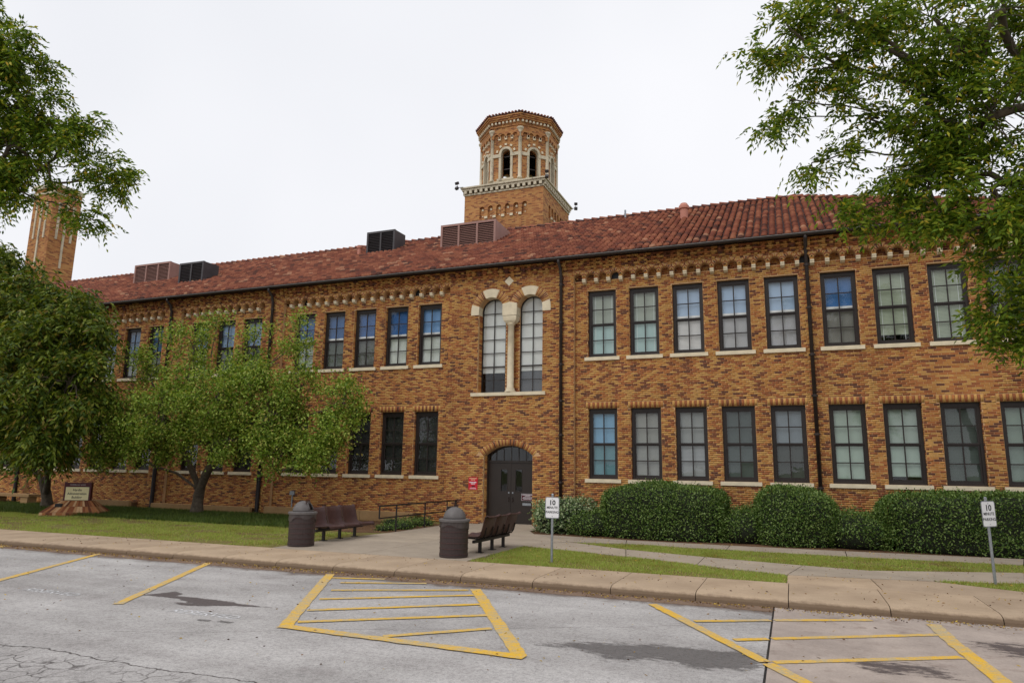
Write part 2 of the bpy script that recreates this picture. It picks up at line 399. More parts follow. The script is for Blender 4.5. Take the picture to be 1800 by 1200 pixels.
# sidewalk with rolled kerb, slab by slab
walk_root = MB().box(-60, 30, -10.56, -9.02, -.159, -.06).build('sidewalk', M_pan); walk_root['kind'] = 'structure'
prof = [(-8.99, -.14), (-8.99, 0), (-10.42, 0), (-10.53, -.012), (-10.60, -.04), (-10.625, -.08), (-10.63, -.14)]
W = 1.3
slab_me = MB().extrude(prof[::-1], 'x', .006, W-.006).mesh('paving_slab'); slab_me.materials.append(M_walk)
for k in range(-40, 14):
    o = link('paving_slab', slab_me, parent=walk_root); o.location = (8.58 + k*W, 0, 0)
gut = MB().box(-60, 8.37, -10.98, -10.62, LOT-.1, LOT+.006).build('kerb_gutter', concrete_mat('gutter_concrete', (108, 86, 70), (140, 118, 100), (66, 50, 42), .85)); gut['kind'] = 'structure'

# entrance walk and side paths: poured bays with joints
def bays(name, polys, z, mat):
    root = MB().add([(x, y, z-.05) for x, y in polys[0]], [tuple(range(len(polys[0])))]).build(name, M_pan); root['kind'] = 'structure'
    for p in polys:
        c = np.mean(p, 0); q = []
        for a in p:
            d = np.array(a) - c; q.append(tuple(c + d*(1-.008/np.linalg.norm(d)*1.3)))
        MB().extrude(q, 'z', z-.12, z).build('paving_slab', mat, root)
    return root
bays('entrance_walk', [[(-2.02, -8.98), (.3, -8.98), (.3, -6.6), (-2.02, -6.6)], [(.3, -8.98), (2.72, -8.98), (2.72, -6.6), (.3, -6.6)],
    [(-2.02, -6.6), (.3, -6.6), (.3, -4.2), (-1.75, -4.2)], [(.3, -6.6), (2.72, -6.6), (2.72, -5.9), (3.4, -4.3), (.3, -4.2)],
    [(-1.75, -4.2), (.3, -4.2), (.3, -1.9), (-1.75, -1.9)], [(.3, -4.2), (3.4, -4.3), (1.9, -2.75), (1.45, -1.9), (.3, -1.9)],
    [(-1.75, -1.9), (.3, -1.9), (.3, -.02), (-1.75, -.02)], [(.3, -1.9), (1.45, -1.9), (1.45, -.02), (.3, -.02)]], 0.0, M_path)
pa = [(1.9, -2.75), (4.6, -3.12), (7.2, -3.15), (9.8, -3.05), (13.4, -2.78), (18, -2.5), (26, -2.2)]
pb = [(3.4, -4.33), (4.78, -4.03), (7.2, -4.2), (9.76, -4.28), (13.06, -4.09), (18, -3.8), (26, -3.5)]
bays('hedge_path', [[pa[i], pb[i], pb[i+1], pa[i+1]] for i in range(6)], 0.002, M_path)
ca = [(3.4, -4.36), (5.06, -5.3), (6.9, -5.9), (8.83, -6.38), (9.99, -6.57), (12.72, -5.46), (18, -4.9), (26, -4.5)]
cb = [(2.74, -5.83), (5.35, -6.63), (6.9, -7.3), (8.55, -7.96), (10.86, -7.56), (12.3, -7.15), (18, -6.6), (26, -6.2)]
bays('lawn_path', [[ca[i], cb[i], cb[i+1], ca[i+1]] for i in range(7)], -.001, M_path)
bays('corner_walk', [[(8.55, -7.97), (8.55, -8.98), (9.95, -8.98), (9.9, -7.76)], [(9.9, -7.76), (9.95, -8.98), (11.9, -8.98), (12.03, -8.16), (10.86, -7.57)]], -.002, M_walk)

lawnR = [(2.76, -8.96), (2.74, -5.86), (5.35, -6.66), (6.9, -7.33), (8.53, -7.99), (8.53, -8.96)]
wedge = [(3.5, -4.36), (4.78, -4.06), (7.2, -4.23), (9.76, -4.31), (13.06, -4.12), (18, -3.83), (18, -4.88), (12.72, -5.43), (9.99, -6.54), (8.83, -6.35), (6.9, -5.87), (5.06, -5.27)]
smallG = [(10.9, -7.58), (12.3, -7.18), (18, -6.63), (18, -8.96), (12.0, -8.96), (12.05, -8.16)]
lawnL = [(-45, -8.96), (-2.05, -8.96), (-2.05, -6.6), (-1.8, -4.2), (-1.78, -.02), (-45, -.02)]
hedgebed = [(1.47, -.02), (1.47, -1.9), (1.92, -2.72), (4.6, -3.09), (7.2, -3.12), (9.8, -3.02), (13.4, -2.75), (18, -2.47), (18, -.02)]
for nm, pl, m in (('lawn', lawnR, M_lawn), ('lawn', wedge, M_lawn), ('lawn', smallG, M_lawn), ('lawn', lawnL, M_lawn), ('planting_bed', hedgebed, M_soil)):
    poly_sheet(nm, pl, -.012, m)
mulchbed = [(-3.3, -.9), (-1.8, -.9), (-1.8, -4.35), (-2.6, -4.9), (-4.6, -4.4), (-5.6, -2.6), (-5.2, -.9)]
poly_sheet('planting_bed', mulchbed, -.006, M_soil)

# painted stall lines: (x0,y0)->(x1,y1), width
def stripe(a, b, w, mat=M_yellow, dz=.008, z=None):
    a = np.array(a); b = np.array(b); d = (b-a)/np.linalg.norm(b-a); n = np.array((-d[1], d[0]))*w/2
    L = np.linalg.norm(b-a); k = max(2, int(L/.12)); L_, R_ = [], []
    for i in range(k+1):
        p = a + (b-a)*i/k
        L_.append(p + n*(1+rng.normal()*.07)); R_.append(p - n*(1+rng.normal()*.07))
    v = [(p[0], p[1], LOT+dz) for p in L_] + [(p[0], p[1], LOT+dz) for p in R_]
    MB().add(v, [(k+1+i, k+2+i, i+1, i) for i in range(k)]).build('painted_line', mat, lot)
for a, b in (((-11.2, -10.75), (-9.2, -14.3)), ((-8.1, -10.75), (-6.2, -14.2)), ((-5.06, -10.75), (-3.1, -14.3)), ((-2.03, -10.75), (.06, -14.5))): stripe(a, b, .13)
stripe((.93, -10.9), (3.0, -14.66), .16); stripe((2.92, -14.62), (6.08, -14.72), .17, dz=.012); stripe((3.9, -11.15), (6.0, -14.66), .17)
for a, b in (((1.22, -11.25), (2.1, -10.96)), ((1.65, -11.62), (2.95, -11.03)), ((1.95, -12.28), (3.85, -11.3)), ((2.25, -12.98), (4.12, -11.68)), ((2.6, -13.72), (4.5, -12.3)), ((2.95, -14.35), (4.9, -12.95)), ((4.3, -14.55), (5.25, -13.65))): stripe(a, b, .115, dz=.01)
stripe((6.74, -11.18), (8.37, -13.85), .14, dz=.012); stripe((8.4, -13.9), (9.2, -15.2), .14, dz=.012)
stripe((10.32, -10.95), (10.36, -12.2), .17, dz=.012); stripe((10.37, -12.2), (10.55, -15.0), .17, dz=.012)
for a, b in (((7.45, -12.12), (8.36, -11.62)), ((8.41, -11.6), (9.6, -11.0)), ((8.0, -12.97), (8.36, -12.75)), ((8.41, -12.72), (10.28, -11.6)), ((8.45, -13.82), (10.3, -12.74))): stripe(a, b, .115, dz=.01)
def stain_sheet(polys, mat, dz, soft=.07, step=.03):
    """thin sheet whose cover fades out at the ragged edge of the stain"""
    P_ = np.concatenate([np.array(p) for p in polys]); lo, hi = P_.min(0)-.15, P_.max(0)+.15
    xs, ys = np.arange(lo[0], hi[0], step), np.arange(lo[1], hi[1], step); X, Y = np.meshgrid(xs, ys); X, Y = X.ravel(), Y.ravel()
    best = np.full(len(X), -9.0)
    for p in polys:
        q = np.array(p); d = np.full(len(X), 9.0)
        for a, b in zip(q, np.roll(q, -1, 0)):
            ab = b-a; t = np.clip(((X-a[0])*ab[0]+(Y-a[1])*ab[1])/(ab@ab), 0, 1); d = np.minimum(d, np.hypot(X-a[0]-t*ab[0], Y-a[1]-t*ab[1]))
        best = np.maximum(best, np.where(inside(p, X, Y), d, -d))
    al = np.clip(.5+best/soft*.5, 0, 1); nx = len(xs)
    F = np.array([(j*nx+i, j*nx+i+1, (j+1)*nx+i+1, (j+1)*nx+i) for j in range(len(ys)-1) for i in range(nx-1)])
    F = F[al[F].max(1) > 0]
    me = np_mesh('stain', np.stack([X, Y, np.full(len(X), LOT+dz)], 1), F)
    a = me.attributes.new('cover', 'FLOAT', 'POINT'); a.data.foreach_set('value', al.astype(np.float32)); link('stain', me, mat, lot)
def inside(poly, X, Y):
    c = np.zeros(len(X), bool); n = len(poly)
    for i in range(n):
        (xa, ya), (xb, yb) = poly[i], poly[(i+1) % n]
        with np.errstate(divide='ignore', invalid='ignore'):
            c ^= ((ya > Y) != (yb > Y)) & (X < (xb-xa)*(Y-ya)/(yb-ya)+xa)
    return c
stain_sheet([[(-.25, -13.85), (-.05, -13.42), (.2, -13.5), (.25, -13.68), (.7, -13.66), (1.25, -13.68), (1.5, -13.74), (2.05, -13.76), (1.5, -13.9), (1.2, -14.02), (.8, -13.98), (.45, -13.84), (.1, -13.82)],
             [(.6, -14.05), (1.1, -13.96), (1.25, -14.06), (.85, -14.16)]], M_stain, .004, .06)
stain_sheet([[(6.0, -14.15), (6.45, -13.85), (7.2, -13.6), (8.3, -13.5), (8.34, -14.1), (7.85, -14.35), (7.3, -14.2), (6.85, -14.4), (6.5, -14.1)]], M_patch, .004, .2)
stain_sheet([[(x-.1, y-.04), (x+.1, y-.04), (x+.1, y+.04), (x-.1, y+.04)] for x, y in ((1.85, -14.75), (2.15, -14.72))], M_patch, .004, .05, .015)
stain_sheet([[(10.6, -11.9), (11.3, -11.8), (11.5, -12.2), (10.9, -12.4)], [(9.2, -13.4), (9.9, -13.3), (10.0, -13.6), (9.4, -13.7)]], M_stain, .0075, .4)

def text_mesh(name, body, size, mat, parent, loc, rot, extrude=.001, sx=1.0, align='CENTER', bold=.0):
    cu = bpy.data.curves.new(name, 'FONT'); cu.body = body; cu.size = size; cu.align_x = align; cu.align_y = 'CENTER'
    cu.extrude = extrude; cu.offset = bold; cu.resolution_u = 3
    t = bpy.data.objects.new(name, cu); COL.objects.link(t); bpy.context.view_layer.update()
    me = bpy.data.meshes.new_from_object(t.evaluated_get(bpy.context.evaluated_depsgraph_get()))
    bpy.data.objects.remove(t); bpy.data.curves.remove(cu)
    me.materials.clear()
    o = link(name, me, mat, parent); o.location = loc; o.rotation_euler = rot; o.scale = (sx, 1, 1); return o
text_mesh('stencil_lettering', 'RESERVED', .26, M_fadewhite, lot, (1.58, -14.47, LOT+.004), (0, 0, 0), .0005, .95)
text_mesh('stencil_lettering', 'RESERVED', .26, M_fadewhite, lot, (-1.6, -14.25, LOT+.004), (0, 0, 0), .0005, .95)

# ================================================================ the brick building
YP = -.13                      # pilasters and frieze stand proud of the window panels (y = 0)
CH, BL = .060, .205             # course height, brick module
ZT = 8.72
class Rect:
    def __init__(s, xa, xb, zb, zt, head=0.0): s.xa, s.xb, s.zb, s.zt, s.head = xa, xb, zb, zt, head
    def top(s, x): return s.zt
    def breaks(s): return [s.xa, s.xb]
    def block(s, z):
        if s.zb < z < s.zt: return (s.xa, s.xb)
        if s.head and s.zt <= z < s.zt+s.head: return (s.xa-.07, s.xb+.07)
class Arch:
    """arched opening: half-width w, spring height zs, circle centre zc, radius r, outer ring radius ro"""
    def __init__(s, c, w, zb, zs, zc, r, ro, n=10): s.c, s.w, s.zb, s.zs, s.zc, s.r, s.ro, s.n = c, w, zb, zs, zc, r, ro, n; s.xa, s.xb = c-w, c+w
    def top(s, x): return s.zc + math.sqrt(max(s.r**2-(x-s.c)**2, 0)) if abs(x-s.c) <= s.w+1e-6 else s.zs
    def breaks(s): return [s.c - s.w*math.cos(math.pi*i/s.n) for i in range(s.n+1)]
    def block(s, z):
        if z < s.zb: return None
        if z < s.zs: return (s.xa, s.xb)
        if z < s.zc+s.ro:
            h = math.sqrt(max(s.ro**2-(z-s.zc)**2, 0)); return (s.c-h, s.c+h)
def wall_cols(mb, x0, x1, z0, z1, y, ops, depth=0.0, T=None, zbot=None):
    """front face of a wall with openings, as columns; depth > 0 adds the reveals behind"""
    xs = sorted({round(x, 4) for x in [x0, x1] + [b for o in ops for b in o.breaks() if x0 < b < x1]})
    T = T or (lambda x, y, z: (x, y, z))
    for a, b in zip(xs, xs[1:]):
        if b-a < 1e-4: continue
        m = (a+b)/2; act = sorted([o for o in ops if o.xa-1e-4 <= m <= o.xb+1e-4], key=lambda o: o.zb)
        la = lb = z0
        for o in act:
            if o.zb > la+1e-4: mb.quad(T(a, y, la), T(b, y, lb), T(b, y, o.zb), T(a, y, o.zb))
            if depth:
                mb.quad(T(a, y, o.top(a)), T(b, y, o.top(b)), T(b, y+depth, o.top(b)), T(a, y+depth, o.top(a)))
                if o.zb > z0: mb.quad(T(a, y, o.zb), T(a, y+depth, o.zb), T(b, y+depth, o.zb), T(b, y, o.zb))
            la, lb = o.top(a), o.top(b)
        mb.quad(T(a, y, la), T(b, y, lb), T(b, y, z1), T(a, y, z1))
    if depth:
        for o in ops:
            for x in getattr(o, 'sides', (o.xa, o.xb)): mb.quad(T(x, y, o.zb), T(x, y+depth, o.zb), T(x, y+depth, o.top(x)), T(x, y, o.top(x)))
class Bricks(list):
    def append(s, b, rnd=None):                # cx cy cz hx hy hz rot + colour number, spread so that neighbours differ
        n = len(s)
        h = math.sin(round(b[2], 3)*91.7)*437.5                 # each course starts elsewhere in the sequence
        list.append(s, (*b, (n*.6180339+h+rng.normal()*.16) % 1 if rnd is None else rnd))
BR = Bricks()
def brick_rows(x0, x1, z0, z1, yf, ops, hy=.05):
    for j in range(int(math.ceil(z0/CH-1e-6)), int(z1/CH)+1):
        zc = (j+.5)*CH
        if not (z0 < zc < z1): continue
        free = [(x0, x1)]
        for o in ops:
            bl = o.block(zc)
            if not bl: continue
            nf = []
            for a, b in free:
                if bl[1] <= a or bl[0] >= b: nf.append((a, b)); continue
                if bl[0] > a: nf.append((a, bl[0]))
                if bl[1] < b: nf.append((bl[1], b))
            free = nf
        off = (j % 2)*BL/2 + (j % 3)*.013
        for a, b in free:
            k = math.floor((a-off)/BL); x = off + k*BL
            while x < b:
                xa, xb = max(x, a), min(x+BL, b); x += BL
                if xb-xa < .03: continue
                BR.append(((xa+xb)/2, yf-.007+hy+rng.normal()*.0012, zc, (xb-xa)/2-.0065, hy, CH/2-.0046, 0))
def ring(cx, zc, r0, r1, a0, a1, n, yf, hy=.05, skip=()):
    """radial voussoir bricks between two angles (from the +x axis, counter-clockwise)"""
    for i in range(n):
        t = a0 + (a1-a0)*(i+.5)/n
        if any(s0 < t < s1 for s0, s1 in skip): continue
        rm = (r0+r1)/2; w = abs(a1-a0)*r0/n
        BR.append((cx+rm*math.cos(t), yf-.011+hy, zc+rm*math.sin(t), w/2-.004, hy, (r1-r0)/2-.003, math.pi/2-t), (.86 if i % 2 else .2)+rng.normal()*.06)

building = empty('brick_building', (0, 0, 0), 'long two storey ochre brick building with clay tile roof and arched entrance', 'building')
WIN_W, PITCH = .958, 1.3805
ZUB, ZUT, ZLB, ZLT = 5.419, 7.653, 1.529, 3.749
xr = [2.7126 + k*PITCH + (.181 if k > 4 else 0) for k in range(9)]
xl = [-3.6636 - k*PITCH for k in range(5)] + [-11.77, -13.15, -14.53] + [-17.03-k*PITCH for k in range(5)] + [-25.6, -26.98, -28.36]
panels = [(2.28, 15.3), (-9.67, -2.33), (-15.05, -10.62), (-23.4, -15.98), (-30.0, -24.4)]
proud = [(-2.33, 2.28), (-10.62, -9.67), (-15.98, -15.05), (-24.4, -23.4), (15.3, 16.0)]
wins = [(x, ZUB, ZUT, 'u', i) for i, x in enumerate(xr)] + [(x, ZLB, ZLT, 'l', i) for i, x in enumerate(xr)] + \
       [(x, ZUB, ZUT, 'U', i) for i, x in enumerate(xl)] + [(x, ZLB, ZLT, 'L', i) for i, x in enumerate(xl)]
ops = [Rect(x, x+WIN_W, zb, zt, .2 if zb < 2 else 0) for x, zb, zt, _, _ in wins]
ZSP, RA = 8.09, .148           # little arches of the frieze
twin = [Arch(-.72, .46, 4.34, 7.22, 7.22, .46, .745, 14), Arch(.72, .46, 4.34, 7.22, 7.22, .46, .745, 14), Rect(-.26, .26, 4.34, 7.3)]
twin[0].sides = (twin[0].xa,); twin[1].sides = (twin[1].xb,); twin[2].sides = ()
doorop = Arch(0, .87, 0.0, 2.24, 1.258, 1.312, 1.51, 12)
core = MB()
corbels = []; vents = []
for xa, xb in panels:
    pin = [o for o in ops if xa < (o.xa+o.xb)/2 < xb]
    wall_cols(core, xa, xb, 0, 7.99, 0, pin, .3)
    brick_rows(xa+.002, xb-.002, 0, 7.985, 0, pin)
    core.quad((xa, 0, 7.99), (xb, 0, 7.99), (xb, .12, 7.99), (xa, .12, 7.99)); core.quad((xa, .12, 7.99), (xb, .12, 7.99), (xb, .12, 8.35), (xa, .12, 8.35))
    brick_rows(xa+.002, xb-.002, 8.0, 8.27, .12, [])
    n = round((xb-xa-.284)/.415)+1; p = (xb-xa-.284)/(n-1)
    arcs = [Arch(xa+.142+i*p, RA, 7.0, ZSP, ZSP, RA, .225, 8) for i in range(n)]
    # proud frieze above the little arches
    fr = [Arch(a.c, RA, 8.03, ZSP, ZSP, RA, .235, 8) for a in arcs]
    wall_cols(core, xa, xb, 8.03, ZT, YP, fr, .25)
    brick_rows(xa, xb, 8.2, ZT-.02, YP, fr, .068)
    for i, a in enumerate(arcs):
        ring(a.c, ZSP, RA-.002, RA+.085, R(4), R(176), 9, YP, .066)
        if i < n-1: corbels.append(a.c+p/2)
        xm = a.c+p/2
        if i < n-1: BR.append((xm, YP-.008+.06, 8.06, .055, .06, .03, 0)); BR.append((xm, YP-.009+.06, 8.125, .05, .06, .03, 0))
    for i in {3, 17, n-3} if xa > 0 else {2, n-4}:
        if i < n: vents.append(arcs[i].c)
for xa, xb in proud:
    po = ([doorop]+twin) if xa < 0 < xb else []
    wall_cols(core, xa, xb, 0, ZT, YP, po, .34)
    core.quad((xa, YP, 0), (xa, YP, 8.1), (xa, .02, 8.1), (xa, .02, 0)); core.quad((xb, YP, 0), (xb, .02, 0), (xb, .02, 8.1), (xb, YP, 8.1))
    brick_rows(xa-.006, xb+.006, 0, ZT-.02, YP, po, .068)
core.quad((-30, 0, 0), (-36, 0, 0), (-36, 0, ZT), (-30, 0, ZT)); core.quad((-36, 0, 0), (-36, 13, 0), (-36, 13, ZT), (-36, 0, ZT))
core.quad((16, YP, 0), (16, 13, 0), (16, 13, ZT), (16, YP, ZT)); core.quad((-36, 13, 0), (16, 13, 0), (16, 13, ZT), (-36, 13, ZT))
wall = core.build('wall', M_mortar, building)
# soldier course over each ground floor window
for x, zb, zt, _, _ in wins:
    if zb < 2:
        n = 15; a = x-.07; w = (WIN_W+.14)/n
        for i in range(n): BR.append((a+(i+.5)*w, -.012+.035, zt+.1, w/2-.004, .035, .096, 0), (.9 if i % 2 else .25)+rng.normal()*.06)
    # jamb bricks in the reveal
    for j in range(int(zb/CH)+1, int(zt/CH)):
        for xs, sg in ((x, 1), (x+WIN_W, -1)):
            BR.append((xs+sg*(-.02+.006), .078, (j+.5)*CH, .02, .07-(.0 if j % 2 else .004), CH/2-.0045, 0))
for j in range(1, int(7.2/CH)):
    z = (j+.5)*CH
    for sx in (-1, 1):
        if 4.34 < z < 7.07: BR.append((sx*(1.18+.014), .11, z, .02, .155, CH/2-.0045, 0))
        if z < 2.24: BR.append((sx*(.87+.014), .08, z, .02, .12, CH/2-.0045, 0))
        if 4.4 < z < 7.0:
            for bx in (-.16, 0, .16): BR.append((bx + (.02 if j % 2 else -.02), .17, z, .075, .02, CH/2-.0045, 0)) if sx == 1 else None
# arch rings: entrance, twin window
a_ = math.acos(.87/1.312)
ring(0, 1.258, 1.312, 1.512, a_-.02, math.pi-a_+.02, 36, YP, .06)
for c, skip in ((-.72, [(R(66), R(114)), (0, R(22)), (R(162), R(180))]), (.72, [(R(66), R(114)), (R(158), R(180)), (0, R(18))])):
    ring(c, 7.22, .462, .745, 0, math.pi, 34, YP, .16, skip)
# corbelled courses under the eave: dentils and stepped bands
def dent(z, y_out, x0=-30, x1=16, w=.1, gap=.11):
    x = x0
    while x < x1: BR.append((x+w/2, YP-y_out/2, z+CH/2, w/2, y_out/2+.012, CH/2-.004, 0)); x += w+gap
def band(z, y_out, x0=-30, x1=16):
    x = x0+rng.random()*.1
    while x < x1: BR.append((x+.1, YP-y_out/2, z+CH/2, .1, y_out/2+.012, CH/2-.004, 0)); x += BL
dent(8.34, .035); band(8.40, .05); dent(8.46, .085); band(8.52, .10); dent(8.58, .13); band(8.64, .15)

BR = np.array(BR)
# the 300 bricks that show largest become objects of their own, the rest one mesh
vis = (BR[:, 2] > 1.7) & (BR[:, 2] < 5.3) & (BR[:, 0] > 9.6) & (BR[:, 0] < 13.9) & (BR[:, 3] > .085) & (BR[:, 6] == 0) & (BR[:, 5] < .03)
idx = np.where(vis)[0]; dd = np.array([depth_of(BR[i, :3]) for i in idx]); near = idx[np.argsort(dd)[:300]]
one = MB().box(-.096, .096, -.05, .05, -.0254, .0254).mesh('brick'); one.materials.append(M_brick)
for i in near:
    o = link('brick', one, parent=wall); o.location = BR[i, :3]; o.scale = (BR[i, 3]/.096, 1, 1)
rest = np.delete(BR, near, 0)
link('bricks', boxes_mesh('bricks', rest), M_brick, wall)['kind'] = 'stuff'
# stone corbels and dark vent holes of the frieze
corb_me = MB().extrude([(-.14, 0), (-.14, .055), (-.16, .055), (-.16, .10), (0.0, .10), (0, -.055), (-.05, -.045)], 'x', -.058, .058).mesh('corbel'); corb_me.materials.append(M_stone)
for x in corbels:
    o = link('corbel', corb_me, parent=building); o.location = (x, -.012, 7.935)
vent_mb = MB(); vp = [(RA*.98*math.cos(R(t)), RA*.98*math.sin(R(t))) for t in range(0, 181, 20)] + [(-RA*.98, -.07), (RA*.98, -.07)]
vent_me = vent_mb.extrude(vp, 'y', -.03, 0).mesh('frieze_vent'); vent_me.materials.append(M_ink)
for x in vents:
    o = link('frieze_vent', vent_me, parent=building); o.location = (x, .11, ZSP)
# interior: dark rooms behind the glass
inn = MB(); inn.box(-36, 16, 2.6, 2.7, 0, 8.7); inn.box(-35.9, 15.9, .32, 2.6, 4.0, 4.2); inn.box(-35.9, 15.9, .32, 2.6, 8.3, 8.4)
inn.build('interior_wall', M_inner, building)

# ---- windows
def window(x, zb, zt, upc, loc_, gap=0.0, slat_u=False, slat_l=False, white=False, frame=M_frame):
    w = WIN_W; y0 = .13; mb = MB(); h = zt-zb; fw = .085
    mb.box(0, fw, y0, y0+.12, 0, h); mb.box(w-fw, w, y0, y0+.12, 0, h)
    mb.box(fw, w-fw, y0, y0+.12, h-.12, h); mb.box(fw, w-fw, y0+.003, y0+.117, 0, .07)
    s = .045; zi0, zi1 = .07, h-.12; zm = zi0+(zi1-zi0)*.5
    for za, zb_, yy in ((zm, zi1, y0+.02), (zi0, zm, y0+.05)):     # upper sash stands in front of the lower
        mb.box(fw, fw+s, yy, yy+.035, za, zb_); mb.box(w-fw-s, w-fw, yy, yy+.035, za, zb_)
        mb.box(fw+s, w-fw-s, yy+.002, yy+.033, zb_-s, zb_); mb.box(fw+s, w-fw-s, yy+.002, yy+.033, za, za+(s if za > zi0 else s*1.5))
        mb.box(w/2-.016, w/2+.016, yy-.004, yy+.03, za+s, zb_-s)
        zz = (za+zb_)/2; mb.box(fw+s, w/2-.013, yy+.004, yy+.03, zz-.015, zz+.015); mb.box(w/2+.013, w-fw-s, yy+.004, yy+.03, zz-.015, zz+.015)
    o = mb.build('window', frame, building); o.location = (x, 0, zb)
    key = round(h, 3)
    if key not in PANE: 
        pw = w/2-.013-fw-s; ph = (zi1-zi0)/4-.05
        PANE[key] = MB().box(-pw/2-.006, pw/2+.006, -.003, .003, -ph/2-.02, ph/2+.02).mesh('pane'); PANE[key].materials.append(M_glass)
    for r_ in range(4):
        yy = y0+(.05 if r_ < 2 else .02)+.017; zc = zi0+(zi1-zi0)*(r_+.5)/4
        for c in (0, 1):
            pn = link('pane', PANE[key], parent=o); pn.location = ((fw+s+w/2-.013)/2 if c == 0 else (w-fw-s+w/2+.013)/2, yy, zc)
            pn.rotation_euler = (rng.normal()*.004, 0, rng.normal()*.004)
    MB().box(-.1, w+.1, -.055, y0, -.115, -.002).build('sill', M_stone, o)
    yb = y0+.135
    if upc: MB().box(.05, w-.05, yb, yb+.01, zm, h-.06).build('blind', blind_reflect_mat(upc, slat_u), o)  # upper panel; some colours are the sky's reflection painted behind the glass
    if loc_: MB().box(.05, w-.05, yb+.002, yb+.012, .02+gap, zm-.002).build('blind', blind_reflect_mat(loc_, slat_l), o)  # lower panel
    if white: MB().box(.05, w-.05, yb-.03, yb-.002, zm+.02, zm+.13).build('blind_rail', plain('blind_rail', (226, 222, 216), .6), o)
    if slat_u and upc and sum(upc) > 400:
        for xx in (.2, w-.21): MB().box(xx, xx+.012, yb-.006, yb-.001, .08, h-.13).build('blind_cord', plain('cord', (222, 226, 222), .6), o)
    return o
PANE = {}
GR, TE = (172, 180, 164), (172, 200, 196)
tab_u = [(GR, TE, 0, 1, 0), (GR, TE, 0, 1, 0), ((172, 194, 220), (226, 222, 218), 0, 0, 1, 1), ((170, 194, 222), (178, 176, 176), 0, 0, 0, 1), ((172, 196, 224), (178, 176, 178), 0, 0, 0, 1),  # pale blue upper panels: sky reflection put into the colour
         ((52, 108, 168), (128, 126, 118), 0, 0, 0, 1), ((176, 186, 162), (176, 186, 162), .28, 1, 1), ((166, 176, 152), (162, 174, 150), 0, 1, 1), ((90, 100, 86), (90, 100, 86), 0, 1, 1)]  # first lower panel: grey reflection painted in
tab_l = [((124, 172, 204), (98, 144, 154), 0, 0, 0), ((152, 152, 144), (162, 162, 156), 0, 0, 1), ((150, 152, 148), (170, 172, 172), 0, 0, 1), ((76, 88, 84), (80, 92, 88), 0, 1, 1), ((128, 138, 144), (64, 70, 64), 0, 0, 0),  # last upper panel: grey reflection painted as panel colour
         ((164, 180, 164), (170, 188, 172), .06, 0, 0), ((164, 178, 166), (168, 186, 172), .2, 0, 0), ((78, 88, 80), (80, 92, 84), 0, 1, 1), ((130, 146, 132), (124, 140, 128), 0, 0, 0)]
tab_U = [((120, 160, 206), (216, 220, 210), 0, 0, 1, 1), ((44, 98, 160), (216, 220, 208), 0, 0, 1, 1), ((42, 94, 156), (104, 106, 98), 0, 0, 1, 1), ((42, 94, 152), (84, 92, 78), 0, 0, 1, 1), ((44, 96, 152), (176, 184, 172), 0, 0, 0, 1),  # first upper panel: reflected sky painted in; deep blues are shade cloth
         ((150, 172, 204), (120, 124, 120), 0, 0, 1), ((150, 172, 200), (140, 144, 140), 0, 0, 1), ((150, 172, 200), (160, 164, 160), 0, 0, 1)] + [((70, 110, 150), (150, 156, 150), 0, 0, 1)]*8
for x, zb, zt, k, i in wins:
    if k == 'u': window(x, zb, zt, *tab_u[i][:2], *tab_u[i][2:5], white=len(tab_u[i]) > 5)
    elif k == 'l': window(x, zb, zt, *tab_l[i][:2], *tab_l[i][2:5])
    elif k == 'U': window(x, zb, zt, *tab_U[i][:2], *tab_U[i][2:5], white=len(tab_U[i]) > 5)
    else: window(x, zb, zt, (40, 42, 38), (34, 36, 32), 0, 1, 1)

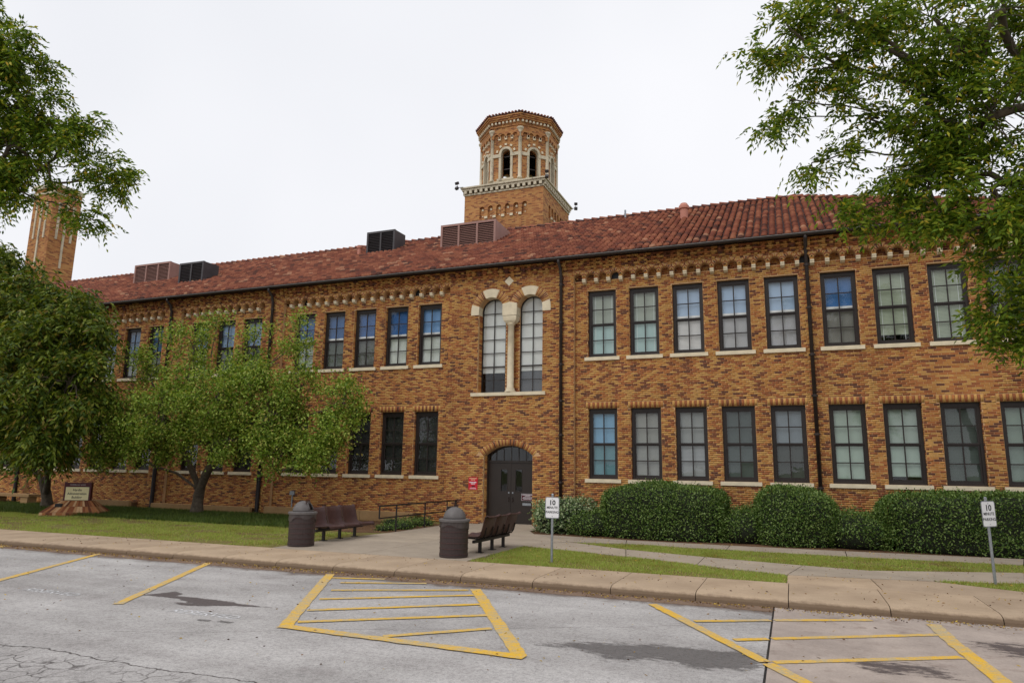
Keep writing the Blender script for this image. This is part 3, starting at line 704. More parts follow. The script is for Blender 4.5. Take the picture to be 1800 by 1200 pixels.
# ---- twin arched window over the entrance
def arched_window(cx):
    w, zb, zs = .46, 4.34, 7.22; y0 = .2; r = .46; mb = MB()
    zrow = [4.34, 4.8, 5.27, 5.75, 6.23, 6.71, 7.16]
    t = .035
    mb.box(-w, -w+t, y0, y0+.06, 0, zs-zb); mb.box(w-t, w, y0, y0+.06, 0, zs-zb); mb.box(-w+t, w-t, y0+.002, y0+.058, 0, .04)
    N = 16
    for i in range(N):
        a, b = math.pi*i/N, math.pi*(i+1)/N
        q = [(r*math.cos(a), r*math.sin(a)), (r*math.cos(b), r*math.sin(b)), ((r-t)*math.cos(b), (r-t)*math.sin(b)), ((r-t)*math.cos(a), (r-t)*math.sin(a))]
        mb.extrude([(p[0], p[1]+zs-zb) for p in q][::-1], 'y', y0+.001, y0+.059)
    mb.box(-.012, .012, y0+.01, y0+.05, .04, zs-zb+r-t)
    for z in zrow[1:]:
        tt = .022 if abs(z-5.27) < .01 else .011
        mb.box(-w+t, -.012, y0+.012, y0+.048, z-zb-tt, z-zb+tt); mb.box(.012, w-t, y0+.012, y0+.048, z-zb-tt, z-zb+tt)
    o = mb.build('arched_window', M_frame, building); o.location = (cx, 0, zb)
    for z0, z1 in zip(zrow, zrow[1:]):
        for s in (-1, 1):
            x0, x1 = sorted((s*.008, s*(w-t+.008))); MB().box(x0, x1, y0+.028, y0+.033, z0-zb+.005, z1-zb-.005).build('pane', M_glass, o)
    for s in (-1, 1):
        pts = [(s*.008, 7.165-zb)] + [(s*(r-t+.006)*math.cos(R(q)), zs-zb+(r-t+.006)*math.sin(R(q))) for q in range(0, 90, 10)] + [(s*.008, zs-zb+r-t)]
        MB().extrude(pts if s > 0 else pts[::-1], 'y', y0+.028, y0+.033).build('pane', M_glass, o)
    zl = 5.06-zb if cx < 0 else 5.10-zb
    pts = [(-w+.01, zl), (w-.01, zl)] + [((w-.01)*math.cos(R(q)), zs-zb+(w-.01)*math.sin(R(q))) for q in range(0, 181, 15)]
    MB().extrude(pts, 'y', y0+.075, y0+.085).build('roller_shade', blind_reflect_mat((222, 222, 216), False), o)
    if cx > 0: MB().box(-w+.01, w-.01, y0+.1, y0+.11, 0, zl).build('blind', blind_reflect_mat((96, 98, 102), False), o)
for c in (-.72, .72): arched_window(c)
MB().box(-1.40, 1.30, -.19, .18, 4.225, 4.338).build('sill', M_stone, building)
for c in (-.72, .72):
    q = [(r_*math.cos(R(t)), r_*math.sin(R(t))) for r_, ts in ((.455, range(114, 65, -6)), (.76, range(66, 115, 6))) for t in ts]
    o = MB().extrude(q, 'y', YP-.02, .2).build('keystone', M_stone, building); o.location = (c, 0, 7.22)
for s in (-1, 1):
    q = [(-.455, -.15)] + [(.455*math.cos(R(t)), .455*math.sin(R(t))) for t in (180, 172, 162)] + [(.75*math.cos(R(t)), .75*math.sin(R(t))) for t in (162, 170, 180)] + [(-.75, -.15)]
    if s > 0: q = [(-a, b) for a, b in q][::-1]
    o = MB().extrude(q, 'y', YP-.02, .18).build('impost_block', M_stone, building); o.location = (s*.72, 0, 7.22)
MB().extrude([(-.265, 6.98), (.265, 6.98), (.265, 7.40), (0, 7.45), (-.265, 7.40)], 'y', -.2, .16).build('capital_block', M_stone, building)
cap = MB()
def sqring(h, z): return [(-h, -.02-h*.68, z), (h, -.02-h*.68, z), (h, -.02+h*.68, z), (-h, -.02+h*.68, z)]
lv = [(.25, 6.97), (.248, 6.9), (.225, 6.81), (.17, 6.74), (.12, 6.70)]
for (h0, z0), (h1, z1) in zip(lv, lv[1:]):
    a, b = sqring(h1, z1), sqring(h0, z0); cap.add(a+b, [(0, 1, 5, 4), (1, 2, 6, 5), (2, 3, 7, 6), (3, 0, 4, 7)])
cap.build('capital', M_stone, building)
MB().lathe([(.19, 4.34), (.19, 4.39), (.15, 4.42), (.16, 4.45), (.118, 4.52), (.112, 5.6), (.105, 6.66), (.135, 6.68), (.135, 6.71), (.11, 6.72)], (0, -.02, 0), 20).build('column', M_stone, building, True)
o = MB().box(-.12, .12, -.02, .03, -.12, .12).build('diamond_stone', M_stone, building); o.location = (-.05, YP, 8.2); o.rotation_euler = (0, R(45), 0)

MB().box(-.262, .262, .16, .42, 4.34, 7.25).build('window_pier', M_mortar, building)
# ---- entrance: double door under an arched fanlight
yd = .16
fr = MB(); fr.box(-.87, -.81, yd, yd+.1, 0, 2.3); fr.box(.81, .87, yd, yd+.1, 0, 2.3); fr.box(-.81, .81, yd+.002, yd+.098, 2.0, 2.07)
for x in (-.54, -.27, 0, .27, .54): fr.box(x-.012, x+.012, yd+.03, yd+.07, 2.07, doorop.top(x)-.0)
for i in range(12):
    xa, xb = -.87+1.74*i/12, -.87+1.74*(i+1)/12
    fr.extrude([(xa, doorop.top(xa)-.05), (xb, doorop.top(xb)-.05), (xb, doorop.top(xb)+.01), (xa, doorop.top(xa)+.01)], 'y', yd+.005, yd+.095)
dfr = fr.build('door_frame', M_door, building)
pts = [(-.81, 2.075), (.81, 2.075)] + [(x, doorop.top(x)-.04) for x in np.linspace(.81, -.81, 13)]
MB().extrude(pts, 'y', yd+.045, yd+.051).build('pane', M_glass, dfr)
for s in (-1, 1):
    d = MB(); xa, xb = (.004, .806) if s > 0 else (-.806, -.004); c0, c1 = (.17, .39) if s > 0 else (-.36, -.14)
    d.box(xa, c0, yd+.03, yd+.075, .02, 1.995); d.box(c1, xb, yd+.03, yd+.075, .02, 1.995)
    d.box(c0, c1, yd+.03, yd+.075, .02, 1.08); d.box(c0, c1, yd+.03, yd+.075, 1.77, 1.995)
    o = d.build('door', M_door, building)
    MB().box(c0, c1, yd+.045, yd+.052, 1.08, 1.77).build('pane', M_glass, o)
    t = MB(); t.box(c0-.02, c0, yd+.022, yd+.03, 1.06, 1.79); t.box(c1, c1+.02, yd+.022, yd+.03, 1.06, 1.79); t.box(c0, c1, yd+.022, yd+.03, 1.06, 1.08); t.box(c0, c1, yd+.022, yd+.03, 1.77, 1.79)
    t.build('trim', M_frame, o)
    hx = s*.07; g = MB(); g.tube([(hx, yd+.03, .86), (hx, yd-.03, .86), (hx, yd-.03, .75), (hx, yd+.03, .75)], .011, 6); g.box(hx-.02, hx+.02, yd+.022, yd+.03, .72, .89)
    g.build('handle', M_pipe, o); MB().lathe([(.028, 0), (.028, .012)], (0, 0, 0), 12).build('lock', M_galv, o).matrix_local = Matrix.Translation((hx, yd+.03, 1.02)) @ Matrix.Rotation(R(90), 4, 'X')
MB().box(.42, .72, yd+.018, yd+.03, .62, .7).build('mail_slot', M_galv, building)
MB().box(-.95, .95, -.16, .3, -.05, .022).build('threshold', M_path, building)

# ---- eave: soffit, gutter, downpipes
MB().box(-36.2, 16.3, -.5, .1, 8.722, 8.75).build('soffit', M_frame, building)
gt = [(.075*math.cos(R(t)), .075*math.sin(R(t))) for t in range(180, 361, 20)] + [(.063*math.cos(R(t)), .063*math.sin(R(t))) for t in range(360, 179, -20)]
o = MB().extrude(gt, 'x', -36.2, 16.3).build('gutter', M_pipe, building); o.location = (0, -.5, 8.74)
lip = MB().tube([(-36.2, -.575, 8.745), (16.3, -.575, 8.745)], .012, 6).build('gutter_lip', plain('worn_zinc', (120, 116, 112), .5), building)
for x in (1.853, 9.455, -10.18, -15.55, -23.9):
    yb = YP-.075 if x not in (9.455,) else -.08
    m = MB(); m.tube([(x, -.5, 8.7), (x, -.5, 8.6), (x, yb-.06, 8.42), (x, yb-.06, 8.3), (x, yb, 8.2), (x, yb, .06)], .055, 10)
    o = m.build('downpipe', M_pipe, building, True)
    for z in (7.9, 6.6, 5.2, 4.0, 2.9, 1.4): MB().lathe([(.058, -.035), (.07, -.03), (.07, .03), (.058, .035)], (x, yb, z), 10).box(x-.09, x+.09, yb+.02, yb+.08, z-.015, z+.015).build('bracket', M_pipe, o)
    if x < -5: MB().lathe([(.075, .05), (.08, 1.6), (.06, 1.65)], (x, yb, 0), 10).build('pipe_boot', M_black, o)

# ---- roof
EY, EZ, RY, RZ = -.45, 8.78, 6.5, 12.52
SL = (RZ-EZ)/(RY-EY); XL, XH = -36.0, 9.11; XC = XH+(RY-EY)
rb = MB()
rb.quad((XL-.3, EY, EZ), (XC, EY, EZ), (XH, RY, RZ), (XL-.3, RY, RZ)); rb.quad((XC, EY, EZ), (XC, 2*RY-EY, EZ), (XH, RY, RZ), (XH, RY, RZ-.001))
rb.quad((XC, 2*RY-EY, EZ), (XL-.3, 2*RY-EY, EZ), (XL-.3, RY, RZ), (XH, RY, RZ)); rb.quad((XL-.3, EY, EZ), (XL-.3, RY, RZ), (XL-.3, RY, RZ-.01), (XL-.3, 2*RY-EY, EZ))
roof = rb.build('roof', M_pan, building)
NS = 5
def tile_verts(L=.40, r0=.096, r1=.064):
    v = []
    for yy, rr, up in ((0, r0, .05), (L, r1, .0)):
        for i in range(NS+1):
            t = math.pi*i/NS; v.append((rr*math.cos(t), yy, rr*math.sin(t)*.95+up))
    return np.array(v)
TV = tile_verts()
TF = np.array([(i, i+1, NS+2+i, NS+1+i) for i in range(NS)] + [(0, 3, 2, 1), (0, 5, 4, 3)])
aa = math.atan(SL); ROTX = np.array([(1, 0, 0), (0, math.cos(aa), -math.sin(aa)), (0, math.sin(aa), math.cos(aa))])
slope_len = math.hypot(RY-EY, RZ-EZ); EXPO = .33; PX = .224
tiles = []
for i in range(int((XC-XL+.3)/PX)):
    x = XL-.25+i*PX
    for j in range(int(slope_len/EXPO)+1):
        s = j*EXPO-.06; y = EY+s*math.cos(aa)
        if y > RY-.12 or x > XH+(RY-y)-.05: continue
        tiles.append((x+rng.normal()*.006, y+rng.normal()*.008, EZ+(y-EY)*SL, rng.normal()*.02, 1+rng.normal()*.03))
tiles = np.array(tiles)
td = np.array([depth_of(t[:3]) for t in tiles]); ok = np.where((tiles[:, 0] > 5.5) & (tiles[:, 0] < 11.9))[0]
near = ok[np.argsort(td[ok])[:300]]; restt = np.delete(tiles, near, 0)
tile_me = np_mesh('tile', TV @ ROTX.T, TF); tile_me.materials.append(M_tile)
for i in near:
    o = link('tile', tile_me, parent=roof); o.location = tiles[i, :3]; o.rotation_euler = (0, 0, tiles[i, 3])
def tiles_joined(name, arr, rot, parent):
    V = []; n = len(arr)
    c, s = np.cos(arr[:, 3])[:, None], np.sin(arr[:, 3])[:, None]
    base = TV[None]*arr[:, 4][:, None, None]; X = base[..., 0]*c-base[..., 1]*s; Y = base[..., 0]*s+base[..., 1]*c
    B = np.stack([X, Y, base[..., 2]], -1) @ rot.T + arr[:, None, :3]
    F = (TF[None]+(np.arange(n)*len(TV))[:, None, None]).reshape(-1, 4)
    o = link(name, put_rnd(np_mesh(name, B.reshape(-1, 3), F), rng.random(n), len(TV)), M_tile, parent); o['kind'] = 'stuff'; return o
tiles_joined('tiles', restt, ROTX, roof)
# ridge and hip caps
def caps(a, b, name):
    a = np.array(a); b = np.array(b); d = (b-a); L = np.linalg.norm(d); d /= L; n = int(L/.36)
    sx = np.cross(d, (0, 0, 1)); sx /= np.linalg.norm(sx); up = np.cross(sx, d); rot = np.stack([sx, d, up], 1)
    arr = np.array([(*(a+d*i*.36), rng.normal()*.03, 1.15) for i in range(n)]); tiles_joined(name, arr, rot, roof)
caps((XC, EY, EZ+.05), (XH, RY, RZ+.06), 'hip_tiles'); caps((XL-.3, RY, RZ+.05), (XH, RY, RZ+.05), 'ridge_tiles')
MB().tube([(XC, EY, EZ+.04), (XH, RY, RZ+.05), (XL-.3, RY, RZ+.05)], .1, 8).build('ridge_bedding', M_pan, roof)
def roofz(y): return EZ+(y-EY)*SL
MB().lathe([(.15, -.2), (.15, .4), (.2, .42), (.2, .52), (.12, .64), (.03, .66)], (5.37, 4.41, roofz(4.41)), 14).build('roof_vent', plain('terracotta_pipe', (182, 122, 104), .7), roof)
MB().lathe([(.1, -.2), (.1, .3), (.14, .36), (.12, .48)], (-9.55, 4.6, roofz(4.6)), 12).build('roof_vent', plain('terracotta_pipe', (182, 122, 104)), roof)
MB().lathe([(.04, -.2), (.04, .45)], (2.75, 5.9, roofz(5.9)), 8).build('roof_vent', M_galv, roof)

# ================================================================ bell tower and chimney behind the roof
def brick_far():
    k = NT('distant_brick'); b = k.bsdf(Roughness=.85); b.inputs['Specular IOR Level'].default_value = .2
    v = k.coord(); sp = k.n('ShaderNodeSeparateXYZ'); k.l(v, sp.inputs[0]); cb = k.n('ShaderNodeCombineXYZ')
    k.l(k.math('ADD', sp.outputs['X'], k.math('MULTIPLY', sp.outputs['Y'], .72)), cb.inputs[0]); k.l(sp.outputs['Z'], cb.inputs[1])
    bt = k.n('ShaderNodeTexBrick'); k.l(cb.outputs[0], bt.inputs['Vector'])
    for nm, val in (('Scale', 1.0), ('Mortar Size', .006), ('Brick Width', .21), ('Row Height', .07), ('Bias', 0.0)): bt.inputs[nm].default_value = val
    bt.inputs['Color1'].default_value = (0, 0, 0, 1); bt.inputs['Color2'].default_value = (1, 1, 1, 1); bt.inputs['Mortar'].default_value = (.5, .5, .5, 1)
    col = k.ramp(bt.outputs['Color'], [(0, lin((104, 68, 52))), (.2, lin((150, 96, 64))), (.45, lin((176, 120, 74))), (1, lin((184, 138, 86)))])
    col = k.mix(bt.outputs['Fac'], col, lin((170, 128, 88)))
    big = k.ramp(k.noise(.6, 5, v), [(.3, (.8, .78, .76)), (.7, (1.1, 1.1, 1.1))])
    k.l(k.mix(1, col, big, 'MULTIPLY'), b.inputs['Base Color']); return k.m
M_bfar = brick_far()
def weather_stone():
    k = NT('weathered_stone'); b = k.bsdf(Roughness=.9); v = k.coord((1, 1, .35))
    k.l(k.ramp(k.noise(3.5, 7, v, .75), [(.3, lin((92, 84, 76))), (.44, lin((190, 178, 154))), (.75, lin((220, 208, 184)))]), b.inputs['Base Color']); return k.m
M_ws = weather_stone()
TX, TY, TH = -5.41, 14.36, 2.36
tower = empty('bell_tower', (TX, TY, 0), 'square brick bell tower with octagonal arched belfry and tiled cap', 'tower')
tower.rotation_euler = (0, 0, 0)
base = MB()
arcx = [-1.27+.51*i for i in range(6)]
for q in range(4):
    m = Matrix.Rotation(R(90*q), 3, 'Z')
    T = lambda x, y, z, m=m: tuple(m @ Vector((x, y, z)))
    blind = [Arch(x, .15, 15.55, 16.13, 16.13, .15, .15, 6) for x in arcx] if q < 2 else []
    wall_cols(base, -TH, TH, 0, 17.05, -TH, blind, .12, T)
    if blind: base.quad(T(-1.6, -TH+.12, 15.4), T(1.6, -TH+.12, 15.4), T(1.6, -TH+.12, 16.5), T(-1.6, -TH+.12, 16.5))
base.build('shaft', M_bfar, tower)
blk = MB().box(-.09, .09, -.06, .05, -.07, .07).mesh('corbel'); blk.materials.append(M_stone)
dsk = MB().lathe([(.075, 0), (.06, .02)], (0, 0, 0), 10).mesh('disc'); dsk.materials.append(M_stone)
for q in range(2):
    m = Matrix.Rotation(R(90*q), 4, 'Z')
    for i, x in enumerate(arcx):
        if i < 5:
            o = link('corbel', blk, parent=tower); o.matrix_local = m @ Matrix.Translation((x+.255, -TH, 15.6))
        o = link('disc', dsk, parent=tower); o.matrix_local = m @ Matrix.Translation((x, -TH+.12, 16.1)) @ Matrix.Rotation(R(90), 4, 'X')
        o = link('disc', dsk, parent=tower); o.matrix_local = m @ Matrix.Translation((x, -TH+.12, 15.72)) @ Matrix.Rotation(R(90), 4, 'X') @ Matrix.Scale(.55, 4)
co = MB()
co.box(-TH-.04, TH+.04, -TH-.04, TH+.04, 17.02, 17.12); co.box(-TH-.13, TH+.13, -TH-.13, TH+.13, 17.30, 17.42); co.box(-TH-.2, TH+.2, -TH-.2, TH+.2, 17.42, 17.5)
co.box(-TH+.05, TH-.05, -TH+.05, TH-.05, 17.5, 17.62)
co.build('cornice', M_ws, tower)
dn = MB().box(-.08, .08, -.1, .02, -.085, .085).mesh('dentil'); dn.materials.append(M_ws)
for q in range(4):
    m = Matrix.Rotation(R(90*q), 4, 'Z')
    for i in range(15):
        o = link('dentil', dn, parent=tower); o.matrix_local = m @ Matrix.Translation((-TH+.08+i*.3225, -TH-.03, 17.21))
RO = 2.22; AP = RO*math.cos(R(22.5)); HW = RO*math.sin(R(22.5))
oc = MB(); oc2 = MB()
opn = Arch(0, .29, 17.9, 19.4, 19.4, .29, .29, 8)
small = [Arch(-.57+.38*i, .14, 20.25, 20.45, 20.45, .14, .14, 6) for i in range(4)]
fa = []
for q in range(8):
    m = Matrix.Rotation(R(45*q), 3, 'Z'); T = lambda x, y, z, m=m: tuple(m @ Vector((x, y, z))); m4 = m.to_4x4()
    wall_cols(oc, -HW, HW, 17.6, 20.95, -AP, [opn], .35, T)
    wall_cols(oc, -HW, HW, 20.3, 20.95, -AP-.1, [Arch(a.c, .14, 20.3, 20.45, 20.45, .14, .14, 6) for a in small], .1, T)
    wall_cols(oc2, -HW+.15, HW-.15, 17.6, 20.95, -AP+.35, [opn], 0, T)
    # stone surround
    s = MB(); y0, y1 = -AP-.05, -AP+.2
    s.box(-.42, -.285, y0, y1, 17.9, 19.2, m4); s.box(.285, .42, y0, y1, 17.9, 19.2, m4); s.box(-.5, .5, y0-.05, y1, 17.78, 17.9, m4)
    s.box(-HW+.05, -.285, y0-.02, y1, 19.2, 19.4, m4); s.box(.285, HW-.05, y0-.02, y1, 19.2, 19.4, m4)
    for i in range(10):
        a, b = math.pi*i/10, math.pi*(i+1)/10
        pl = [(r_*math.cos(t), 19.4+r_*math.sin(t)) for r_, t in ((.285, a), (.42, a), (.42, b), (.285, b))]
        vs = [T(x, y0, z) for x, z in pl] + [T(x, y1, z) for x, z in pl]; s.add(vs, [(0, 1, 2, 3), (4, 7, 6, 5), (0, 4, 5, 1), (1, 5, 6, 2), (2, 6, 7, 3), (3, 7, 4, 0)])
    s.build('belfry_surround', M_ws, tower)
    for i in range(5):
        t = R(18+36*i); c = Vector((.55*math.cos(t), -AP-.02, 19.4+.55*math.sin(t)))
        o = link('voussoir', blk, parent=tower); o.matrix_local = m4 @ Matrix.Translation(c) @ Matrix.Rotation(math.pi/2-t, 4, 'Y') @ Matrix.Scale(.78, 4)
    for i in range(3):
        o = link('corbel', blk, parent=tower); o.matrix_local = m4 @ Matrix.Translation((-.38+.38*i, -AP-.04, 20.33)) @ Matrix.Diagonal((.75, 1, 1.5, 1))
    for i in range(8):
        o = link('dentil', dn, parent=tower); o.matrix_local = m4 @ Matrix.Translation((-.79+.226*i, -AP-.17, 21.2)) @ Matrix.Diagonal((.62, .8, .7, 1))
    # louver bars across the opening
    MB().box(-.25, .25, -AP+.25, -AP+.28, 18.55, 18.6, m4).box(-.25, .25, -AP+.25, -AP+.28, 19.3, 19.36, m4).build('cross_bar', M_pipe, tower)
oc.build('belfry', M_bfar, tower); oc2.build('belfry_lining', M_inner, tower)
def octring(mb, prof):
    a0 = R(22.5); vs = []
    for r_, z in prof:
        for k in range(8): vs.append((r_*math.cos(a0+k*math.pi/4), r_*math.sin(a0+k*math.pi/4), z))
    fs = [(i*8+k, i*8+(k+1) % 8, (i+1)*8+(k+1) % 8, (i+1)*8+k) for i in range(len(prof)-1) for k in range(8)]
    mb.add(vs, fs + [tuple(range(7, -1, -1)), tuple(range((len(prof)-1)*8, len(prof)*8))])
o1 = MB(); octring(o1, [(RO+.1, 20.95), (RO+.16, 20.98), (RO+.16, 21.05), (RO+.08, 21.06), (RO+.08, 21.32), (RO+.24, 21.33), (RO+.24, 21.42), (RO+.3, 21.43), (RO+.3, 21.52), (RO+.36, 21.53), (RO+.36, 21.62)]); o1.build('belfry_cornice', M_bfar, tower)
o1 = MB(); octring(o1, [(RO+.38, 21.62), (RO+.38, 21.66), (.1, 22.45)]); tcap = o1.build('tiled_cap', M_pan, tower)
o1 = MB(); octring(o1, [(RO+.08, 17.6), (RO+.08, 17.78), (RO, 17.79)]); o1.build('plinth', M_ws, tower)
for q in range(8):
    a = R(22.5+45*q); c = (RO*math.cos(a), RO*math.sin(a), 0)
    MB().lathe([(.15, 17.78), (.15, 17.86), (.105, 17.92), (.1, 19.3), (.095, 20.55), (.13, 20.58), (.11, 20.62), (.18, 20.75), (.2, 20.78), (.2, 20.86)], c, 12).build('column', M_ws, tower, True)
    # eave tiles of the cap, three courses on each side
    b = R(45*q); arr = []
    m = np.array([(math.cos(b), -math.sin(b), 0), (math.sin(b), math.cos(b), 0), (0, 0, 1)])
    sl = math.atan(.82/(RO*math.cos(R(22.5)))); rx = np.array([(1, 0, 0), (0, math.cos(sl), -math.sin(sl)), (0, math.sin(sl), math.cos(sl))])
    for j in range(6):
        d = AP+.37-j*.33
        hw = d*math.tan(R(22.5)); n = max(1, int(2*hw/.2))
        for i in range(n): arr.append((-hw+(i+.5)*2*hw/n, -d, 21.64+(AP+.37-d)*.36, rng.normal()*.02, .8))
    arr = np.array(arr); arr[:, :3] = arr[:, :3] @ m.T
    tiles_joined('cap_tiles', arr, m @ rx, tcap)
for (lx, ly, lz), nm in (((-TH-.25, -TH-.25, 17.5), 'on the tower cornice corner above the brown roof vent'), ((TH+.1, -TH-.1, 17.5), 'on the tower cornice corner against the belfry columns'), ((TH+.25, TH+.25, 17.5), 'on the tower cornice corner above the bare tile roof')):
    t = empty('floodlight', (TX+lx, TY+ly, lz-.06), 'pair of small floodlights ' + nm, 'floodlight', 'floodlights on the tower corners')
    sx = 1 if lx > 0 else -1
    MB().tube([(-sx*.25, 0, .05), (sx*.12, 0, .07), (sx*.12, 0, .3)], .02, 6).build('bracket', M_galv, t)
    for dz, an in ((.3, 30), (.0, -20)):
        o = bevel(MB().box(-.1, .1, -.08, .08, -.08, .08).build('lamp_head', M_dgray, t), .02); o.location = (sx*.14, -.02, dz+.03); o.rotation_euler = (R(an), 0, R(20*sx))

chim = empty('brick_chimney', (-37.35, 8.9, 0), 'tall square brick chimney with pale stone strips behind the roof', 'chimney')
HC = .98
MB().box(-HC, HC, -HC, HC, 0, 19.6).build('shaft', M_bfar, chim)
for q in range(4):
    m = Matrix.Rotation(R(90*q), 4, 'Z')
    for x, zb in ((-.5, 16.5), (0.0, 14.6), (.5, 16.5)):
        MB().box(x-.07, x+.07, -HC-.06, -HC+.01, zb, 18.9, m).build('stone_strip', M_ws, chim); MB().box(x-.11, x+.11, -HC-.09, -HC+.01, 18.9, 19.05, m).build('strip_cap', M_ws, chim)
MB().box(-HC-.05, HC+.05, -HC-.05, HC+.05, 19.6, 19.75).box(-HC-.1, HC+.1, -HC-.1, HC+.1, 20.0, 20.3).build('stone_cap', M_ws, chim)
MB().box(-HC, HC, -HC, HC, 19.75, 20.0).build('cap_brickwork', M_bfar, chim)

# ================================================================ rooftop louvred units
def unit(x0, x1, y0, ztop, ybt, zbt, mat, label, nb, wedge_):
    """louvre face at y0; body runs back to ybt; wedge slopes down to the roof"""
    zb = roofz(y0)
    t = empty('rooftop_louver', ((x0+x1)/2, y0, zb), label, 'roof vent')
    w = (x1-x0)/2; h = ztop-zb; d = ybt-y0; rise = roofz(ybt)-zb
    prof = [(.03, -.25), (.03, h), (d*.35, h), (d, zbt-zb), (d, rise-.25)] if wedge_ else [(.03, -.15), (.03, h), (d, h+.02), (d, rise-.1)]
    m = MB().extrude(prof, 'x', -w+.015, w-.015)
    m.build('housing', mat, t)
    f = MB(); f.box(-w, -w+.09, -.06, .04, -.02, h+.01); f.box(w-.09, w, -.06, .04, -.02, h+.01); f.box(-w+.09, w-.09, -.06, .04, h-.08, h+.01); f.box(-w+.09, w-.09, -.06, .04, -.02, .08)
    for i in range(1, nb): x = -w+2*w*i/nb; f.box(x-.04, x+.04, -.058, .04, .08, h-.08)
    f.build('louver_frame', mat, t)
    back = MB().box(-w+.05, w-.05, .02, .028, .05, h-.05).build('duct_back', M_ink, t)
    n = 11; sl_ = MB().box(-(w/nb)+.04, (w/nb)-.04, -.035, .035, -.008, .008).mesh('slat'); sl_.materials.append(mat)
    for b in range(nb):
        for i in range(n):
            o = link('slat', sl_, parent=t); o.location = (-w+2*w*(b+.5)/nb, -.012, .1+(h-.22)*(i+.5)/n); o.rotation_euler = (R(38), 0, 0)
    if not wedge_: MB().box(-w-.05, w+.05, -.08, d+.05, -.12, .02).build('curb', M_dgray, t)
    return t
unit(-22.55, -20.08, 3.5, 11.92, 4.9, 11.75, M_brown, 'brown louvred roof vent with sloping back beside a charcoal one', 3, True)
unit(-17.88, -16.38, 2.1, 11.17, 3.0, 11.2, M_dgray, 'charcoal louvred roof unit standing beside the brown vent near the eave', 2, False)
unit(-9.08, -7.58, 4.5, 12.51, 5.4, 12.6, M_dgray, 'charcoal louvred roof unit standing alone beside a clay pipe', 2, False)
unit(-4.75, -2.19, 3.6, 12.03, 5.2, 12.0, M_brown, 'brown louvred roof vent with sloping back in front of the bell tower', 3, True)

# ================================================================ things in front of the building
def wire_mat():
    """coarse steel mesh painted dark brown, shown on the can bodies"""
    k = NT('brown_mesh'); b = k.bsdf(Roughness=.5); v = k.coord()
    sp = k.n('ShaderNodeSeparateXYZ'); k.l(v, sp.inputs[0])
    th = k.math('ARCTAN2', sp.outputs['Y'], sp.outputs['X'])
    a = k.math('FRACT', k.math('MULTIPLY', th, 14.0)); z = k.math('FRACT', k.math('MULTIPLY', sp.outputs['Z'], 34.0))
    hole = k.math('MULTIPLY', k.math('GREATER_THAN', a, .35), k.math('GREATER_THAN', z, .3))
    k.l(k.mix(hole, lin((60, 44, 42)), lin((40, 31, 30))), b.inputs['Base Color']); return k.m
M_mesh = wire_mat(); M_seat = plain('brown_vinyl', (70, 47, 44), .5, .15, 12); M_bag = plain('bin_liner', (70, 62, 60), .35, .25, 14)
def trash_can(x, y, rz, label):
    t = empty('trash_can', (x, y, 0), label, 'trash can', 'domed trash cans by the benches', rz)
    MB().lathe([(.285, .0), (.295, .02), (.295, .05), (.288, .06), (.292, .72), (.28, .73)], n=32).build('body', M_mesh, t, False)
    hb = MB()
    for z in (.06, .17, .28, .39, .5, .61): hb.lathe([(.291, z), (.299, z+.003), (.299, z+.012), (.291, z+.015)], n=32)
    hb.build('band', M_seat, t)
    # folded edge of the liner, sagging
    b = MB(); n = 40
    for k in range(n):
        a0, a1 = 2*math.pi*k/n, 2*math.pi*(k+1)/n
        def lo(a): return .62 - .07*max(0, math.sin(a*2+.6)) - .03*math.sin(5*a)
        b.quad(*[(r_*math.cos(a), r_*math.sin(a), z) for a, r_, z in ((a0, .304+.006*math.sin(9*a0), lo(a0)), (a1, .304+.006*math.sin(9*a1), lo(a1)), (a1, .304, .725), (a0, .304, .725))])
    b.build('liner', M_bag, t, True, True)
    MB().lathe([(.3, .7), (.325, .705), (.325, .745), (.31, .755), (.25, .76)], n=32).build('rim', M_grayp, t)
    dome = MB(); n, rings = 32, 10; rad, zc = .235, .755
    for i in range(rings):
        for k in range(n):
            a, b_ = 2*math.pi*k/n, 2*math.pi*(k+1)/n; e0, e1 = math.pi/2*i/rings, math.pi/2*(i+1)/rings
            am = (a+b_)/2
            if abs(math.atan2(math.sin(am), math.cos(am))) < .62 and 1 <= i <= 5: continue       # the flap opening
            dome.quad(*[(rad*math.cos(e)*math.cos(q), rad*math.cos(e)*math.sin(q), zc+rad*1.02*math.sin(e)) for q, e in ((a, e0), (b_, e0), (b_, e1), (a, e1))])
    o = dome.build('dome', M_grayp, t, True, True); sm = o.modifiers.new('solid', 'SOLIDIFY'); sm.thickness = .012
    fl = MB(); fl.box(.1, .112, -.14, .14, -.02, .2); o = fl.build('flap', M_bag, t); o.location = (.03, 0, zc+.03); o.rotation_euler = (0, R(-12), 0)
    hood = MB().tube([(.235*math.cos(.62)*math.cos(e), s*.235*math.sin(.62)*math.cos(e)*1.0, zc+.24*math.sin(e)) for s, es in ((-1, np.linspace(.15, .95, 8)), (1, np.linspace(.95, .15, 8))) for e in es], .012, 6)
    hood.build('hood', M_grayp, t, True)
    return t
trash_can(-1.72, -8.36, R(18), 'domed trash can with its flap showing, at the bench backed by lawn')
trash_can(2.2, -8.5, R(150), 'domed trash can with closed round back, at the bench near the parking sign')
# concrete pads below the cans
for x, y in ((-1.72, -8.36), (2.2, -8.5)): pass

